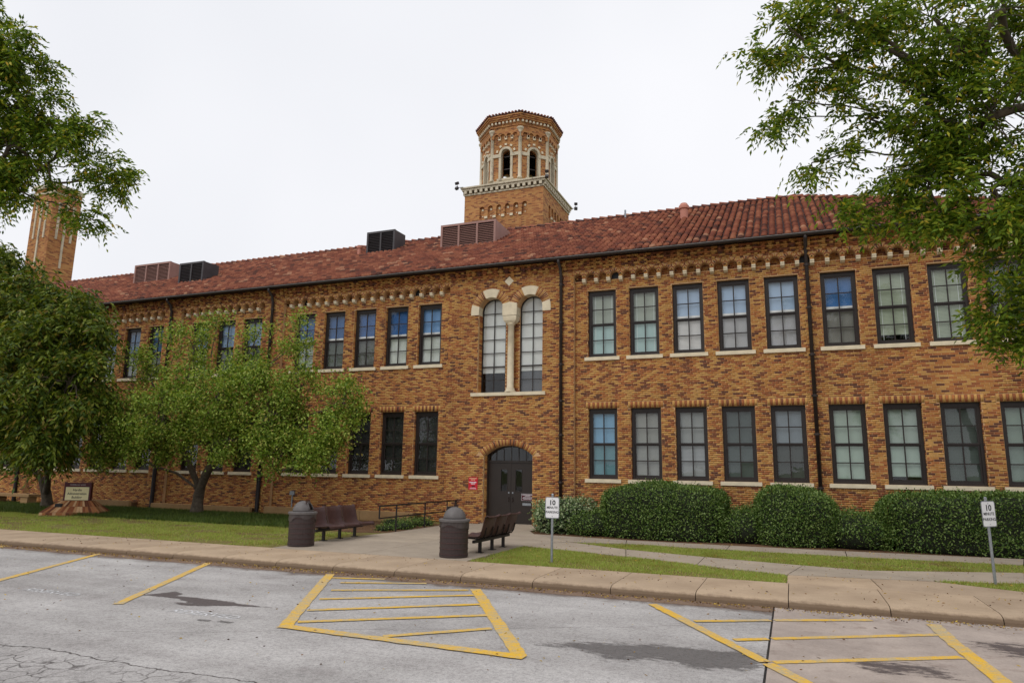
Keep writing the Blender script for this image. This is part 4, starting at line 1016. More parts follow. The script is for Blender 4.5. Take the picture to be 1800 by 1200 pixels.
def bench(x, y, rz, label):
    """three moulded seats on one beam with three pedestals; local +x is where the sitter faces, seats run along y"""
    t = empty('park_bench', (x, y, 0), label, 'bench', 'three seat benches along the entrance walk', rz)
    for dy in (-.66, 0, .66):
        MB().box(-.03, .03, dy-.03, dy+.03, .012, .225).build('leg', M_black, t); MB().box(-.07, .07, dy-.07, dy+.07, 0, .012).build('foot_plate', M_black, t)
    bevel(MB().box(-.035, .035, -1.0, 1.0, .225, .285).build('beam', M_black, t), .008)
    # seat profile in x,z: front lip, pan, back
    P_ = [(.36, .30), (.37, .335), (.34, .352), (.2, .335), (.02, .322), (-.1, .335), (-.16, .38), (-.2, .5), (-.235, .64), (-.265, .755), (-.29, .768), (-.31, .745)]
    for i in range(3):
        y0, y1 = -.98+i*.655, -.98+(i+1)*.655-.01
        s = MB(); ys = [y0+.01, y0+.03, y0+.06, (y0+y1)/2, y1-.06, y1-.03, y1-.01]
        up = [.014, .014, 0, -.004, 0, .014, .014]; n = len(P_); m = len(ys)
        vs = []
        for yy, u_ in zip(ys, up):
            for j, (a, b) in enumerate(P_):
                d = P_[min(j+1, n-1)]; e = P_[max(j-1, 0)]; tx, tz = d[0]-e[0], d[1]-e[1]; L = math.hypot(tx, tz)
                vs.append((a+tz/L*u_*1.4, yy, b-tx/L*u_*1.4))
        s.add(vs, [(a*n+j, a*n+j+1, (a+1)*n+j+1, (a+1)*n+j) for a in range(m-1) for j in range(n-1)])
        o = s.build('seat', M_seat, t, True); sm = o.modifiers.new('solid', 'SOLIDIFY'); sm.thickness = .016
        for yy in (y0+.14, y1-.14): b = MB(); b.tube([(0, yy, .27), (-.02, yy, .315)], .03, 6); b.tube([(-.02, yy, .305), (-.14, yy, .325), (-.19, yy, .4), (-.225, yy, .55)], .014, 6); b.tube([(0, yy, .3), (.28, yy, .315)], .014, 6); b.build('seat_bracket', M_black, t)
    return t
bench(-1.97, -6.53, 0, 'dark brown three seat bench backed by lawn, its seats facing the entrance walk')
bench(2.39, -6.95, math.pi, 'dark brown three seat bench with its back towards the signed lawn')

def parking_sign(x, y, rz, tilt, zb, zt, label):
    t = empty('parking_sign', (x, y, -.012), label, 'sign', 'ten minute parking signs', rz)
    h = zt-zb; w = h*.68; zc = (zb+zt)/2
    MB().tube([(0, 0, 0), (0, 0, zt+.04)], .024, 10).lathe([(.026, zt+.04), (.028, zt+.05), (.015, zt+.065)], n=10).build('post', M_galv, t)
    def rr(w_, h_, r_): return [(sx*(w_/2-r_)+r_*math.cos(R(a)), sz*(h_/2-r_)+r_*math.sin(R(a))) for sx, sz, a0 in ((1, 1, 0), (-1, 1, 90), (-1, -1, 180), (1, -1, 270)) for a in range(a0, a0+91, 15)]
    p = MB().extrude(rr(w, h, .035), 'y', -.034, -.031).build('sign_plate', M_galv, t); p.location = (0, 0, zc)
    a = MB().extrude(rr(w-.012, h-.012, .03), 'y', -.0352, -.0342).build('border', plain('sign_grey', (120, 122, 128), .4), p)
    a = MB().extrude(rr(w-.026, h-.026, .026), 'y', -.0366, -.0354).build('face', M_white, p)
    for tx, s, z, bo in (('10', .125, .09, .004), ('MINUTE', .062, .0, .0015), ('PARKING', .062, -.085, .0015)):
        text_mesh('lettering', tx, s*h/.4, M_ink, p, (0, -.0372, z*h/.4), (R(90), 0, 0), .0004, 1.0 if tx == '10' else .95, bold=bo)
    for z in (.16, -.16): MB().lathe([(.008, 0), (.006, .006)], (0, 0, 0), 8).build('bolt', M_galv, p).matrix_local = Matrix.Translation((0, -.037, z*h/.4)) @ Matrix.Rotation(R(90), 4, 'X')
    t.rotation_euler = (tilt[0], tilt[1], rz)
    return t
parking_sign(4.27, -8.38, R(12), (0, R(.6)), .85, 1.26, 'ten minute parking sign squarely facing the lot on an upright post')
parking_sign(11.8, -7.5, R(36), (0, R(-1.2)), .95, 1.38, 'ten minute parking sign turned aslant on a leaning post by the long hedge')

# wall notices
n = empty('notice_sign', (-1.235, YP-.012, 1.3), 'red notice sign with white lettering on brick beside the door', 'sign')
p = MB().box(-.165, .165, -.008, .012, -.205, .205).build('plate', M_red, n)
def print_line(w, h, z, m, p, y):                 # a line of print too small to read: broken dashes
    x = -w/2; mb = MB()
    while x < w/2-.01:
        l = min(rng.uniform(.012, .04), w/2-x); mb.box(x, x+l, y-.001, y, z-h/2, z+h/2); x += l+.008
    mb.build('lettering', m, p)
for w, h, z, m in ((.27, .018, .165, M_cream), (.16, .018, .12, M_cream), (.26, .034, .04, M_white), (.15, .034, -.008, M_white), (.2, .012, -.145, M_white), (.24, .012, -.172, M_white)):
    print_line(w, h, z, m, p, -.0082)
MB().extrude([(-.07, -.11), (-.03, -.075), (.06, -.07), (.075, -.1), (.04, -.115), (.02, -.098), (-.03, -.12)], 'y', -.0095, -.008).build('emblem', M_ink, p)
n = empty('door_placard', (.605, yd+.028, .89), 'small maroon placard with white text on the entrance door', 'placard')
p = MB().box(-.225, .225, -.006, .002, -.11, .11).build('plate', M_white, n)
MB().box(-.218, .218, -.009, -.0065, -.103, .103).build('face', M_maroon, p)
for w, h, z in ((.38, .02, .075), (.2, .016, .04), (.3, .013, .0), (.36, .013, -.032), (.3, .013, -.062)): print_line(w, h, z, M_white, p, -.0092)
o = MB().box(-.1, .1, -.06, .0, -.07, .07).box(-.02, .02, -.03, 0, -.55, -.07).build('outlet_box', M_galv); o.location = (-8.71, -.008, .79); tag(o, 'small grey outlet box with conduit on the brick wall', 'outlet box')

# ramp handrail
rl = empty('handrail', (-1.85, -2.4, -.006), 'black pipe handrail running beside the planted bed to the door', 'handrail')
rp_ = [(0, y, z) for y, z in ((-2.5, .41), (-2.5, .73), (2.25, .73), (2.25, .40), (-2.5, .41))]
g = MB().tube(rp_[:2], .022, 8).tube([(0, -2.5, .735), (0, 2.25, .735)], .022, 8).tube([(0, -2.5, .41), (0, 2.25, .41)], .02, 8).tube([(0, 2.25, .41), (0, 2.25, .735)], .022, 8)
g.build('rail', M_black, rl)
for y in (-1.6, .1): MB().tube([(0, y, 0), (0, y, .73)], .022, 8).build('post', M_black, rl)
MB().tube([(0, 1.6, .41), (0, 1.6, .73)], .02, 8).build('baluster', M_black, rl)

# planter kerbs along the wall foot
def planter(x0, x1, y0, zt, label):
    t = empty('planter_wall', ((x0+x1)/2, y0, -.012), label, 'planter'); w = (x1-x0)/2
    n = max(2, round((x1-x0)/1.8)); 
    for i in range(n):
        a, b = -w+2*w*i/n, -w+2*w*(i+1)/n
        bevel(MB().box(a+.004, b-.004, 0, .14, 0, zt).build('concrete_block', M_planter, t), .012)
    MB().box(-w+.15, w-.15, .14, -y0-.02, 0, zt-.06).build('soil', M_soil, t)
    return t
planter(-9.3, -3.1, -.85, .33, 'low concrete planter edge behind the bench and handrail')
planter(-15.2, -10.2, -.55, .26, 'low concrete planter edge behind the spreading pale green tree')
planter(-20.4, -16.4, -.55, .3, 'low concrete planter edge between stone bench and spreading tree')
sb = empty('stone_bench', (-22.4, -1.2, -.012), 'pale stone slab bench against the wall beside the dark tree', 'bench')
bevel(MB().box(-1.3, 1.3, -.25, .25, .34, .46).build('seat', M_planter, sb), .01)
for x in (-.95, .95): MB().box(x-.22, x+.22, -.2, .2, 0, .34).build('leg', M_planter, sb)

# building name sign
ms = empty('monument_sign', (-14.75, -4.05, -.012), 'maroon and cream building name sign on sloped brick base', 'sign', rz=R(34))
def frustum(h0, d0, h1, d1, z0, z1): return [(-h0, -d0, z0), (h0, -d0, z0), (h0, d0, z0), (-h0, d0, z0), (-h1, -d1, z1), (h1, -d1, z1), (h1, d1, z1), (-h1, d1, z1)]
FR = [(0, 3, 2, 1), (4, 5, 6, 7), (0, 1, 5, 4), (1, 2, 6, 5), (2, 3, 7, 6), (3, 0, 4, 7)]
M_mono = pick('monument_brick', [((168, 112, 72), 20), ((186, 140, 98), 16), ((140, 84, 56), 16), ((110, 66, 48), 10), ((206, 168, 128), 8)], .85)
bs = MB().add(frustum(.93, .6, .93, .6, 0, .1), FR).add(frustum(.92, .59, .5, .16, .1, .48), FR).build('base', plain('base_mortar', (150, 110, 80), .9), ms)
# sloping soldier bricks on the faces of the base
bm_ = MB()
def lerp(a, b, t): return tuple(x+(y-x)*t for x, y in zip(a, b))
for (p0, p1, q0, q1), nn in ((((-.92, -.59, .1), (.92, -.59, .1), (-.5, -.16, .48), (.5, -.16, .48)), 18), (((.92, -.59, .1), (.92, .59, .1), (.5, -.16, .48), (.5, .16, .48)), 9), (((-.92, .59, .1), (-.92, -.59, .1), (-.5, .16, .48), (-.5, -.16, .48)), 9)):
    nrm = (Vector(p1)-Vector(p0)).cross(Vector(q0)-Vector(p0)).normalized()*.012
    for i in range(nn):
        for r0, r1 in ((.02, .48), (.52, .98)):
            e0, e1 = (i+.06)/nn, (i+.94)/nn
            c = [lerp(lerp(p0, p1, e), lerp(q0, q1, e), r_) for e, r_ in ((e0, r0), (e1, r0), (e1, r1), (e0, r1))]
            bm_.add(c + [tuple(Vector(v)+nrm) for v in c], [(4, 5, 6, 7), (0, 1, 5, 4), (1, 2, 6, 5), (2, 3, 7, 6), (3, 0, 4, 7)])
for i in range(18): bm_.box(-.93+i*1.86/18+.004, -.93+(i+1)*1.86/18-.004, -.612, -.55, .01, .095)
for i in range(11): bm_.box(.88, .942, -.6+i*1.2/11+.004, -.6+(i+1)*1.2/11-.004, .01, .095)
bm_.build('facing_bricks', M_mono, bs)
cab = bevel(MB().box(-.43, .43, -.1, .1, .48, 1.1).build('cabinet', M_maroon, ms), .01)
MB().box(-.37, .37, -.108, -.101, .5, .95).build('panel', M_cream, cab)
for tx, z in (('Hardin', .845), ('Administration', .72), ('Building', .595)): text_mesh('lettering', tx, .115, M_ink, cab, (0, -.1085, z), (R(90), 0, 0), .0005, .88, bold=.002)
text_mesh('lettering', 'MIDWESTERN STATE UNIVERSITY', .04, M_white, cab, (0, -.1015, 1.025), (R(90), 0, 0), .0005, .85)
sp_ = empty('spotlight', (-14.92, -4.58, .14), 'small black spotlight on the front slope of the sign base', 'spotlight', rz=R(34))
bevel(MB().box(-.11, .11, -.07, .09, .06, .24).build('lamp_head', M_black, sp_), .02); MB().tube([(0, 0, -.01), (0, 0, .1)], .03, 8).build('stem', M_black, sp_)

# ================================================================ vegetation
def norm(a): return a/np.maximum(np.linalg.norm(a, axis=-1, keepdims=True), 1e-9)
def leaf_quads(P, D, L, Wd, N=None):
    """rhombic leaves: base P, direction D, length L, width Wd; slightly folded along the midrib"""
    n = len(P)
    if N is None: N = norm(rng.normal(size=(n, 3)) + np.array((0, 0, 1.2)))
    S = norm(np.cross(D, N)); U = np.cross(S, D)
    L = np.broadcast_to(np.asarray(L, float), (n,))[:, None]; Wd = np.broadcast_to(np.asarray(Wd, float), (n,))[:, None]
    mid = P + D*L*.45; k = U*Wd*.18
    V = np.stack([P, mid+S*Wd*.5+k, P+D*L, mid-S*Wd*.5+k], 1).reshape(-1, 3)
    return V
def quads_obj(name, V, mat, parent=None):
    F = np.arange(len(V)).reshape(-1, 4); return link(name, np_mesh(name, V, F), mat, parent)
def pinnate(O, D, L, k=9, ll=.1, lw=.034, droop=.5):
    """compound leaves of k leaflets on a drooping rachis"""
    n = len(O); S = norm(np.cross(D, np.array((0, 0, 1.0)) + rng.normal(size=(n, 3))*.25)); out_ = []
    for j in range(k):
        t = (j//2+1)/(k/2+.5); sd = 1 if j % 2 else -1
        if j == k-1: sd = 0
        p = O + D*(L*t)[:, None]; p[:, 2] -= droop*L*t*t
        d = norm(D*(.55 if sd else 1) + S*sd*.9 + np.array((0, 0, -.45*droop*1.6)) + rng.normal(size=(n, 3))*.18)
        out_.append(leaf_quads(p, d, ll*rng.uniform(.75, 1.15, n), lw*rng.uniform(.8, 1.15, n)))
    return np.concatenate(out_)
class Skeleton:
    def __init__(s, base): s.p = [np.array(base, float)]; s.par = [-1]; s.w = [0.0]
    def path(s, a, pts, w=0.0):
        for q in pts: s.p.append(np.array(q, float)); s.par.append(a); s.w.append(0.0); a = len(s.p)-1
        s.w[a] += w; return a
    def curve(s, a, end, n=5, sag=.0, wob=.06, w=0.0):
        A = s.p[a]; B = np.array(end, float); L = np.linalg.norm(B-A); pts = []
        pd = A - s.p[s.par[a]] if s.par[a] >= 0 else np.array((0, 0, 1.0)); pd = pd/max(np.linalg.norm(pd), 1e-6)
        ctrl = A + pd*L*.38 + rng.normal(size=3)*L*.05 + np.array((0, 0, sag*L))
        for i in range(1, n+1):
            t = i/n; pts.append((1-t)**2*A + 2*t*(1-t)*ctrl + t*t*B + (rng.normal(size=3)*wob*L/n if i < n else 0))
        return s.path(a, pts, w)
    def mesh(s, k, rmin=.006, nseg=6, flare=None):
        w = np.array(s.w)+1e-3
        for i in range(len(s.p)-1, 0, -1): w[s.par[i]] += w[i]
        r_ = np.maximum(k*np.sqrt(w), rmin)
        mb = MB(); kids = {}
        for i, q in enumerate(s.par): kids.setdefault(q, []).append(i)
        stack = [(0, kids.get(0, []))]; starts = [(0, c) for c in kids.get(0, [])]
        while starts:
            a, c = starts.pop(); pts = [s.p[a], s.p[c]]; rr = [min(r_[a], r_[c]*1.25), r_[c]]; cur = c
            while True:
                ch = kids.get(cur, [])
                if not ch: break
                ch = sorted(ch, key=lambda i: -w[i]); 
                for o in ch[1:]: starts.append((cur, o))
                cur = ch[0]; pts.append(s.p[cur]); rr.append(r_[cur])
            if a == 0 and flare: rr[0] = rr[1]*flare
            mb.tube(pts, rr, nseg if rr[0] > .03 else 4, False)
        return mb
def nearest(sk, q, upto=None, bias=.25):
    P_ = np.array(sk.p[1:upto]); d = np.linalg.norm(P_-q, axis=1) + bias*np.maximum(P_[:, 2]-q[2], 0)
    return int(np.argmin(d))+1
def tree(name, label, base, trunk, lobes, kr, mat, leaves, nb=9, seed=1, nseg=8, flare=1.3, stems=()):
    """trunk: points above the base; lobes: (x, y, z, r) masses of foliage reached by limbs"""
    global rng
    rng = np.random.default_rng(seed)
    t = empty(name, base, label, 'tree')
    sk = Skeleton(base); fk = sk.path(0, trunk); top = np.array(trunk[-1])
    for st in stems: sk.path(fk, st)
    lob = sorted(lobes, key=lambda l: np.linalg.norm(np.array(l[:3])-top)); ends = []
    for l_ in lob:
        x, y, z, r_ = l_[:4]; dn_ = l_[4] if len(l_) > 4 else 1.0
        c = np.array((x, y, z)); a = nearest(sk, c + (top-c)*.25)
        e = sk.curve(a, c, 6, .04, .1)
        m = max(2, int(nb*dn_*(r_/.8)**1.6)); start = len(sk.p)
        for _ in range(m):
            d = rng.normal(size=3); d /= np.linalg.norm(d); q = c + d*r_*rng.uniform(.35, 1.0)**.6
            a2 = e if rng.random() < .35 else nearest(sk, c*.55+q*.45)
            k = sk.curve(a2, q, 4, .05, .12, 1.0); ends.append((q, norm(sk.p[k]-sk.p[sk.par[k]]), r_))
    V = leaves(ends)
    wood = sk.mesh(kr, nseg=nseg, flare=flare)
    b = Vector(base)
    o = wood.build('trunk', M_bark, t, True); o.location = -b
    c = quads_obj('crown', V, mat, t); c.location = -b
    return t
def pin_leaves(per, rad, Lr, k, ll, lw, droop):
    def f(ends):
        Q = np.repeat(np.array([e[0] for e in ends]), per, 0); D0 = np.repeat(np.array([e[1] for e in ends]), per, 0); n = len(Q)
        O = Q + rng.normal(size=(n, 3))*rad*np.array((1, 1, .75)) ; D = norm(D0*.35 + rng.normal(size=(n, 3))*np.array((1, 1, .55)) + np.array((0, 0, -.1)))
        return pinnate(O, D, rng.uniform(*Lr, n), k, ll, lw, droop)
    return f
def simple_leaves(per, rad, ll, lw):
    def f(ends):
        Q = np.repeat(np.array([e[0] for e in ends]), per, 0); n = len(Q)
        O = Q + rng.normal(size=(n, 3))*rad*np.array((1, 1, .8)); D = norm(rng.normal(size=(n, 3))+np.array((0, 0, -.25)))
        return leaf_quads(O, D, ll*rng.uniform(.7, 1.2, n), lw*rng.uniform(.7, 1.2, n))
    return f
M_pecan = leaf_mat('pecan_leaf', [((56, 78, 22), 22), ((82, 110, 28), 32), ((106, 132, 36), 32), ((138, 156, 48), 12), ((180, 168, 56), 1.2), ((196, 160, 60), .2)], .5)
M_dark = leaf_mat('dark_leaf', [((46, 64, 20), 24), ((68, 90, 26), 32), ((94, 112, 34), 28), ((126, 136, 46), 14), ((132, 112, 56), .6)], .5)
M_deep = leaf_mat('deep_leaf', [((40, 56, 18), 26), ((60, 78, 24), 32), ((82, 98, 30), 28), ((112, 120, 42), 13), ((132, 112, 56), .4)], .5)
M_pear = leaf_mat('pale_leaf', [((72, 96, 30), 20), ((100, 128, 40), 30), ((126, 150, 54), 32), ((170, 188, 90), 17), ((170, 156, 84), .6)], .5)
M_hedge = leaf_mat('hedge_leaf', [((46, 66, 28), 24), ((64, 90, 36), 34), ((90, 116, 48), 28), ((130, 150, 84), 14)], .34, .18)

RIGHT = [(9.17,-10.50,8.90,0.52,1.00),(8.68,-10.53,8.63,0.23,0.80),(9.84,-10.78,8.91,0.67,1.00),(10.48,-10.42,8.39,0.63,1.00),(11.25,-10.20,8.80,0.85,1.00),(12.18,-9.85,8.91,0.99,1.00),(9.04,-10.04,8.00,0.23,0.80),(8.80,-9.97,7.69,0.14,0.70),(9.58,-10.23,8.36,0.39,1.00),(9.86,-10.14,7.94,0.22,0.70),(10.74,-10.06,7.08,0.41,0.90),(11.25,-9.89,7.26,0.72,1.00),(11.94,-10.14,7.15,0.99,1.00),(10.53,-9.63,6.71,0.35,0.90),(11.03,-9.78,6.24,0.65,1.00),(11.76,-10.00,6.05,0.90,1.00),(9.66,-9.82,5.94,0.20,0.80),(10.13,-9.76,6.03,0.18,0.70),(10.71,-9.78,5.62,0.34,1.00),(11.44,-9.90,5.45,0.48,1.00),(12.16,-9.67,5.22,0.73,1.00),(11.94,-9.47,4.31,0.42,1.00),(11.71,-9.47,3.84,0.26,1.00),(12.29,-9.38,4.04,0.69,1.00),(9.34,-9.72,6.96,0.15,0.70),(9.87,-9.75,7.07,0.12,0.60),(10.22,-9.91,7.49,0.15,0.60),(12.62,-9.71,6.32,0.94,1.00),(13.05,-9.35,8.13,0.99,1.00),(12.99,-9.21,5.09,0.78,1.00)]
tree('pecan_tree', 'leafy pecan tree hanging over the hedge end of the building from beyond its corner', (15.2, -7.8, -.02), [(15.15, -7.85, 1.2), (15.0, -8.0, 3.0), (14.6, -8.3, 5.2), (13.7, -8.9, 7.0)], RIGHT, .0085, M_pecan,
     pin_leaves(22, .13, (.2, .34), 9, .12, .042, .6), 16, 11)
UPLEFT = [(-9.47,-11.41,11.98,0.81,1.00),(-8.88,-11.26,12.42,0.38,0.80),(-8.77,-11.09,11.77,0.32,0.80),(-9.40,-11.14,10.75,0.76,1.00),(-8.64,-10.88,10.98,0.26,0.70),(-9.66,-11.04,9.74,0.88,1.00),(-8.81,-10.82,10.33,0.44,1.00),(-8.28,-10.55,10.05,0.53,1.00),(-7.85,-10.13,10.42,0.45,0.80),(-7.50,-9.77,9.32,0.51,1.00),(-7.23,-9.62,9.11,0.30,1.00),(-8.11,-10.04,9.46,0.39,0.70),(-8.05,-9.74,8.07,0.39,0.90),(-8.45,-9.97,8.43,0.30,0.60),(-9.58,-10.81,8.73,0.59,0.70),(-8.80,-10.61,9.32,0.35,0.50),(-10.33,-11.62,11.31,1.32,1.00),(-10.57,-11.34,9.43,1.32,1.00),(-10.24,-11.90,12.90,0.88,1.00)]
tree('pecan_tree', 'tall pecan tree whose high crown hides the brick chimney', (-14.4, -8.2, -.02), [(-14.4, -8.4, 2), (-14.2, -9.2, 4.5), (-13.4, -10.3, 6.8), (-12.2, -11.1, 8.3)], UPLEFT, .010, M_pecan,
     pin_leaves(21, .14, (.24, .4), 9, .15, .055, .65), 14, 12)
LEFT = [(-18.19,-5.00,7.71,1.29,1.00),(-19.15,-5.00,9.13,0.88,1.00),(-16.03,-5.00,7.01,1.28,1.00),(-14.38,-5.00,5.98,0.92,1.00),(-15.88,-5.50,5.36,1.70,1.00),(-13.97,-5.50,4.39,1.39,1.00),(-17.15,-5.00,3.62,1.54,1.00),(-14.55,-5.50,3.05,1.06,1.00),(-15.68,-5.00,2.30,0.72,1.00),(-13.76,-5.00,6.45,0.56,1.00),(-20.15,-5.00,6.95,2.19,1.00),(-19.52,-5.00,4.30,1.92,1.00),(-14.73,-5.00,7.13,0.53,1.00),(-17.41,-5.00,8.53,0.64,0.70)]
STEM_L = [[(-18.8, -2.6, 1.1), (-19.4, -2.9, 1.9), (-19.8, -3.6, 2.7)], [(-18.6, -2.7, 1.1), (-18.5, -3.0, 2.0), (-18.3, -3.6, 3.0)], [(-18.2, -2.8, .9), (-17.6, -3.2, 1.5), (-16.9, -3.8, 2.4)], [(-18.0, -2.9, .95), (-17.3, -3.5, 1.7), (-17.0, -4.2, 2.8)]]
tree('pistache_tree', 'dense dark tree with drooping leaves and forked trunk behind the name sign', (-18.7, -2.3, -.02), [(-18.7, -2.35, .35), (-18.65, -2.45, .6)], LEFT, .011, M_dark,
     pin_leaves(24, .26, (.3, .5), 9, .23, .078, .95), 10, 13, flare=1.5, stems=STEM_L)
MID = [(-13.02,-3.50,5.33,0.91,0.50),(-10.97,-3.20,5.91,0.86,0.55),(-12.34,-3.00,6.44,0.50,0.50),(-9.05,-3.00,5.64,0.80,0.50),(-8.25,-3.00,6.31,0.43,0.50),(-10.64,-2.60,7.05,0.46,0.60),(-6.79,-2.60,6.70,0.28,0.70),(-6.91,-2.80,5.77,0.51,0.70),(-6.27,-3.00,4.36,0.87,0.90),(-4.42,-3.20,3.92,0.62,1.10),(-4.53,-3.40,2.92,0.64,1.30),(-5.07,-3.60,2.12,0.60,1.30),(-7.24,-3.40,3.31,1.20,1.50),(-9.08,-3.80,3.78,1.18,1.50),(-11.10,-4.00,3.41,1.13,1.40),(-12.95,-4.00,3.34,0.88,1.30),(-13.87,-3.80,2.35,0.81,1.30),(-12.05,-3.60,2.36,0.75,1.30),(-10.14,-3.60,2.66,0.66,1.20),(-8.64,-3.60,2.56,0.76,1.30),(-6.51,-3.60,2.29,0.76,1.30),(-4.03,-3.20,3.52,0.32,1.00),(-7.88,-3.60,4.34,0.87,1.00),(-10.66,-3.60,4.72,0.79,1.00)]
STEM_M = [[(-11.75, -1.8, 1.0), (-12.3, -2.1, 1.45), (-12.9, -2.6, 1.7), (-13.4, -3.2, 2.1)], [(-11.55, -1.85, 1.1), (-11.6, -2.2, 1.7), (-11.7, -2.7, 2.5)], [(-11.4, -1.9, 1.15), (-11.1, -2.3, 1.9), (-10.7, -2.8, 2.9)], [(-11.3, -1.9, 1.0), (-10.8, -2.2, 1.5), (-9.9, -2.7, 2.1), (-9.0, -3.1, 2.7)], [(-11.45, -1.95, 1.1), (-11.15, -2.5, 2.1), (-10.9, -3.0, 3.2)]]
tree('pear_tree', 'spreading pale green tree with low forked trunk in front of the wall', (-11.6, -1.7, -.02), [(-11.6, -1.7, .4), (-11.55, -1.72, .72)], MID, .0098, M_pear,
     simple_leaves(170, .21, .105, .062), 16, 14, flare=1.35, stems=STEM_M)

# hedges: clipped shells of small leaves round a dense twiggy core
def hedge(name, label, x0, x1, y0, y1, h, seed, n_=3.2, dens=1500, ll=.06, rough=.035, group='clipped shrubs along the wall', mat=None):
    global rng
    rng = np.random.default_rng(seed)
    cx, cy = (x0+x1)/2, (y0+y1)/2; a, b = (x1-x0)/2, (y1-y0)/2
    t = empty(name, (cx, cy, -.012), label, {'hedge': 'hedge', 'shrub': 'shrub'}.get(name, 'plant'), group)
    area = 2*(a+b)*2*h*.9 + 4*a*b; n = int(area*dens)
    d = norm(rng.normal(size=(n, 3))*np.array((a, b, h*.7)))
    d[:, 2] = d[:, 2]*.9+.1
    def surf(d, k=1.0):
        # superellipsoid, flat on the ground
        z = d[:, 2]; r_ = 1/((np.abs(d[:, 0]/a)**n_ + np.abs(d[:, 1]/b)**n_ + np.abs(z/(h*.62))**n_)**(1/n_)); p = d*r_[:, None]*k; p[:, 2] += h*.38
        return p
    p = surf(d); keep = p[:, 2] > .01; p, d = p[keep], d[keep]
    w = np.sin(p[:, 0]*3.1+seed)*np.sin(p[:, 2]*4.2+seed*.7+p[:, 1]*2)*rough*2.2
    e = 1e-3; nrm = norm(np.stack([np.sign(p[:, 0])*np.abs(p[:, 0]/a)**(n_-1)/a, np.sign(p[:, 1])*np.abs(p[:, 1]/b)**(n_-1)/b, np.sign(p[:, 2]-h*.38)*np.abs((p[:, 2]-h*.38)/(h*.62))**(n_-1)/(h*.62)], 1))
    p = p + nrm*(w + rng.normal(size=len(p))*rough - .02)[:, None]
    sh = rng.random(len(p)) < .035; p = p + nrm*(sh*rng.uniform(.03, .11, len(p)))[:, None]
    D = norm(nrm*.55 + rng.normal(size=p.shape)*.7 + np.array((0, 0, .25)))
    N = norm(nrm + rng.normal(size=p.shape)*.6)
    keep = p[:, 2] > .0
    quads_obj('foliage', leaf_quads(p[keep], D[keep], ll*rng.uniform(.7, 1.25, keep.sum()), ll*.52*rng.uniform(.8, 1.2, keep.sum()), N[keep]), mat or M_hedge, t)
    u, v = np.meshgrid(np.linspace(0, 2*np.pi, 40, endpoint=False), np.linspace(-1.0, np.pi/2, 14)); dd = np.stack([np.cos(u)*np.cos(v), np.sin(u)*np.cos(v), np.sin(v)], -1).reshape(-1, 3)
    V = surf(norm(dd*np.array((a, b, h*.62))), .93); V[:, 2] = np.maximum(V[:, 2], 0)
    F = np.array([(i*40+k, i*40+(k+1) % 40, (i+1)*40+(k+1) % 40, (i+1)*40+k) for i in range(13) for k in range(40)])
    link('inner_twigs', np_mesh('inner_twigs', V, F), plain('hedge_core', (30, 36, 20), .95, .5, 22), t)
    return t
hedge('hedge', 'broad clipped hedge under the blue blind window, rounded corners', 3.7, 7.05, -2.75, -.55, 1.42, 21, 4.2)
hedge('hedge', 'rounded hedge mound beside the downpipe between two lower shrubs', 7.75, 9.75, -2.75, -.55, 1.42, 22, 3.0)
hedge('hedge', 'long flat topped hedge behind the leaning parking sign', 10.7, 17.5, -2.7, -.5, 1.36, 23, 5.0)
hedge('shrub', 'loose variegated shrub beside the entrance door', 1.5, 3.3, -2.4, -.7, .98, 24, 2.0, 700, .085, .09, mat=leaf_mat('variegated_leaf', [((56, 80, 44), 25), ((88, 112, 66), 30), ((130, 150, 104), 25), ((176, 186, 146), 14)], .35, .2))
hedge('shrub', 'low loose shrub filling the gap between entrance shrub and broad hedge', 2.7, 4.1, -2.6, -.6, .62, 25, 2.2, 1000, .06, .07)
hedge('shrub', 'low shrub filling the gap between broad hedge and rounded mound', 6.8, 8.1, -2.6, -.6, .78, 26, 2.2, 1100, .06, .07)
hedge('shrub', 'low shrub at the foot of the downpipe beside the rounded mound', 9.3, 11.0, -2.65, -.6, .82, 27, 2.2, 1100, .06, .07)

# ground layer
def scatter(poly, n, clip=None):
    p = np.array(poly); lo, hi = p.min(0), p.max(0)
    if clip: lo = np.maximum(lo, clip[0]); hi = np.minimum(hi, clip[1])
    X = rng.uniform(lo[0], hi[0], n); Y = rng.uniform(lo[1], hi[1], n); k = inside(poly, X, Y); return X[k], Y[k]
def grass(poly, n, h, mat, label, clip=None, thin=None):
    X, Y = scatter(poly, n, clip)
    pat = np.sin(X*1.7+np.sin(Y*2.3)*1.3)*np.sin(Y*2.9+np.sin(X*1.1)*2) + rng.normal(size=len(X))*.45
    k = pat > (-.45 if thin is None else thin); X, Y, pat = X[k], Y[k], pat[k]; n = len(X); X = X + rng.normal(size=n)*.025; Y = Y + rng.normal(size=n)*.025
    P = np.stack([X, Y, np.full(n, -.014)], 1); D = norm(np.stack([rng.normal(size=n)*.55, rng.normal(size=n)*.55, np.ones(n)], 1))
    H = h*rng.uniform(.5, 1.25, n); S = norm(np.stack([rng.normal(size=n), rng.normal(size=n), np.zeros(n)], 1))*(.0035+h*.06)
    V = np.stack([P-S, P+S, P+D*H[:, None]], 1).reshape(-1, 3)
    o = link('grass', np_mesh('grass', V, np.arange(len(V)).reshape(-1, 3)), mat); tag(o, label, 'grass', kind='stuff'); return o
rng = np.random.default_rng(31)
M_grass = leaf_mat('grass_blade', [((124, 136, 62), 16), ((142, 160, 72), 34), ((158, 176, 84), 30), ((172, 176, 100), 14), ((182, 164, 112), 8)], .6, .35, patch=True)
M_mondo = leaf_mat('groundcover_blade', [((50, 66, 30), 30), ((70, 90, 38), 40), ((96, 112, 52), 25)], .5, .25, patch=True)
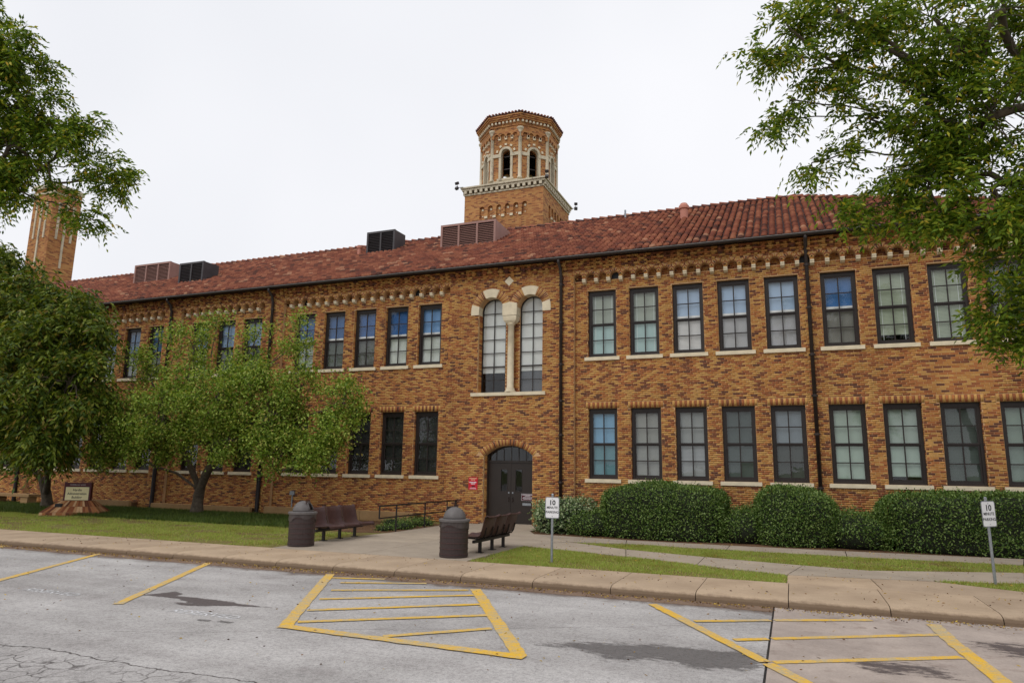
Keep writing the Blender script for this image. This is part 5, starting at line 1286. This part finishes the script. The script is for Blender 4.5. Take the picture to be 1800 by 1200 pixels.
grass(lawnR, 60000, .05, M_grass, 'short mown grass on the lawn around the upright parking sign')
grass(wedge, 90000, .05, M_grass, 'short mown grass in the strip between two paths', ((3, -8), (14.5, -3)))
grass(smallG, 40000, .06, M_grass, 'short mown grass in the corner by the leaning parking sign', ((10, -9), (15, -6)))
grass([(-24, -8.94), (-2.08, -8.94), (-2.08, -6.6), (-2.6, -5.0), (-5, -4.6), (-24, -4.4)], 130000, .055, M_grass, 'patchy light green lawn beside the kerbside sidewalk', thin=-.12)
grass([(-24, -4.45), (-5.0, -4.65), (-5.6, -2.6), (-5.4, -.9), (-24, -.6)], 90000, .15, M_mondo, 'dark green ground cover around the tree trunks', thin=-5)
for i, (x, y, r_, h) in enumerate(((-2.25, -3.9, .26, .15), (-2.15, -3.2, .3, .18), (-2.3, -2.5, .28, .18), (-2.2, -1.7, .28, .17), (-3.0, -2.3, .26, .2), (-4.2, -3.0, .2, .15))):
    hedge('bedding_plant', ['small leafy plant at the handrail post farther from the door', 'bushy little plant between the two handrail posts', 'leafy plant at the handrail post closer to the door', 'last small plant towards the door in the handrail bed', 'small plant in the mulch below the planter edge end', 'lone small plant at the bench end of the mulch bed'][i],
          x-r_, x+r_, y-r_, y+r_, h, 40+i, 2.0, 1100, .055, .05, 'little plants in the bed by the handrail')
# fallen leaves and twigs
rng = np.random.default_rng(51)
def litter(n, fx_, fy_, fz, mat, name, label, s=.035):
    X, Y = fx_(n), fy_(n); a = rng.uniform(0, 2*np.pi, n); D = np.stack([np.cos(a), np.sin(a), rng.uniform(0, .35, n)], 1)
    V = leaf_quads(np.stack([X, Y, np.full(n, fz)], 1), norm(D), s*rng.uniform(.6, 1.6, n), s*.5*rng.uniform(.6, 1.2, n))
    o = quads_obj(name, V, mat); tag(o, label, 'leaves', kind='stuff')
M_dead = leaf_mat('fallen_leaf', [((96, 66, 40), 30), ((128, 92, 52), 25), ((170, 140, 66), 20), ((200, 170, 70), 12), ((70, 52, 40), 20)], .8, .1)
litter(2600, lambda n: rng.uniform(-9, 14, n), lambda n: -10.66-np.abs(rng.normal(size=n))*.14, LOT+.012, M_dead, 'fallen_leaves', 'brown and yellow leaves gathered in the kerb gutter')
litter(420, lambda n: rng.uniform(-8, 14, n), lambda n: rng.uniform(-16, -11, n), LOT+.010, M_dead, 'fallen_leaves', 'scattered leaves and bits on the parking lot surface')
litter(420, lambda n: rng.uniform(-8, 14, n), lambda n: rng.uniform(-10.4, -8.99, n), .006, M_dead, 'fallen_leaves', 'scattered leaves on the sidewalk and kerb top')
litter(500, lambda n: rng.uniform(-4.8, -1.9, n), lambda n: rng.uniform(-4.4, -1.0, n), .01, M_dead, 'fallen_leaves', 'dead leaves lying in the mulch bed by the handrail')
litter(900, lambda n: rng.uniform(2.8, 13.5, n), lambda n: rng.uniform(-8.7, -3.0, n), .03, M_dead, 'fallen_leaves', 'dead leaves on the lawns and paths around the parking signs')
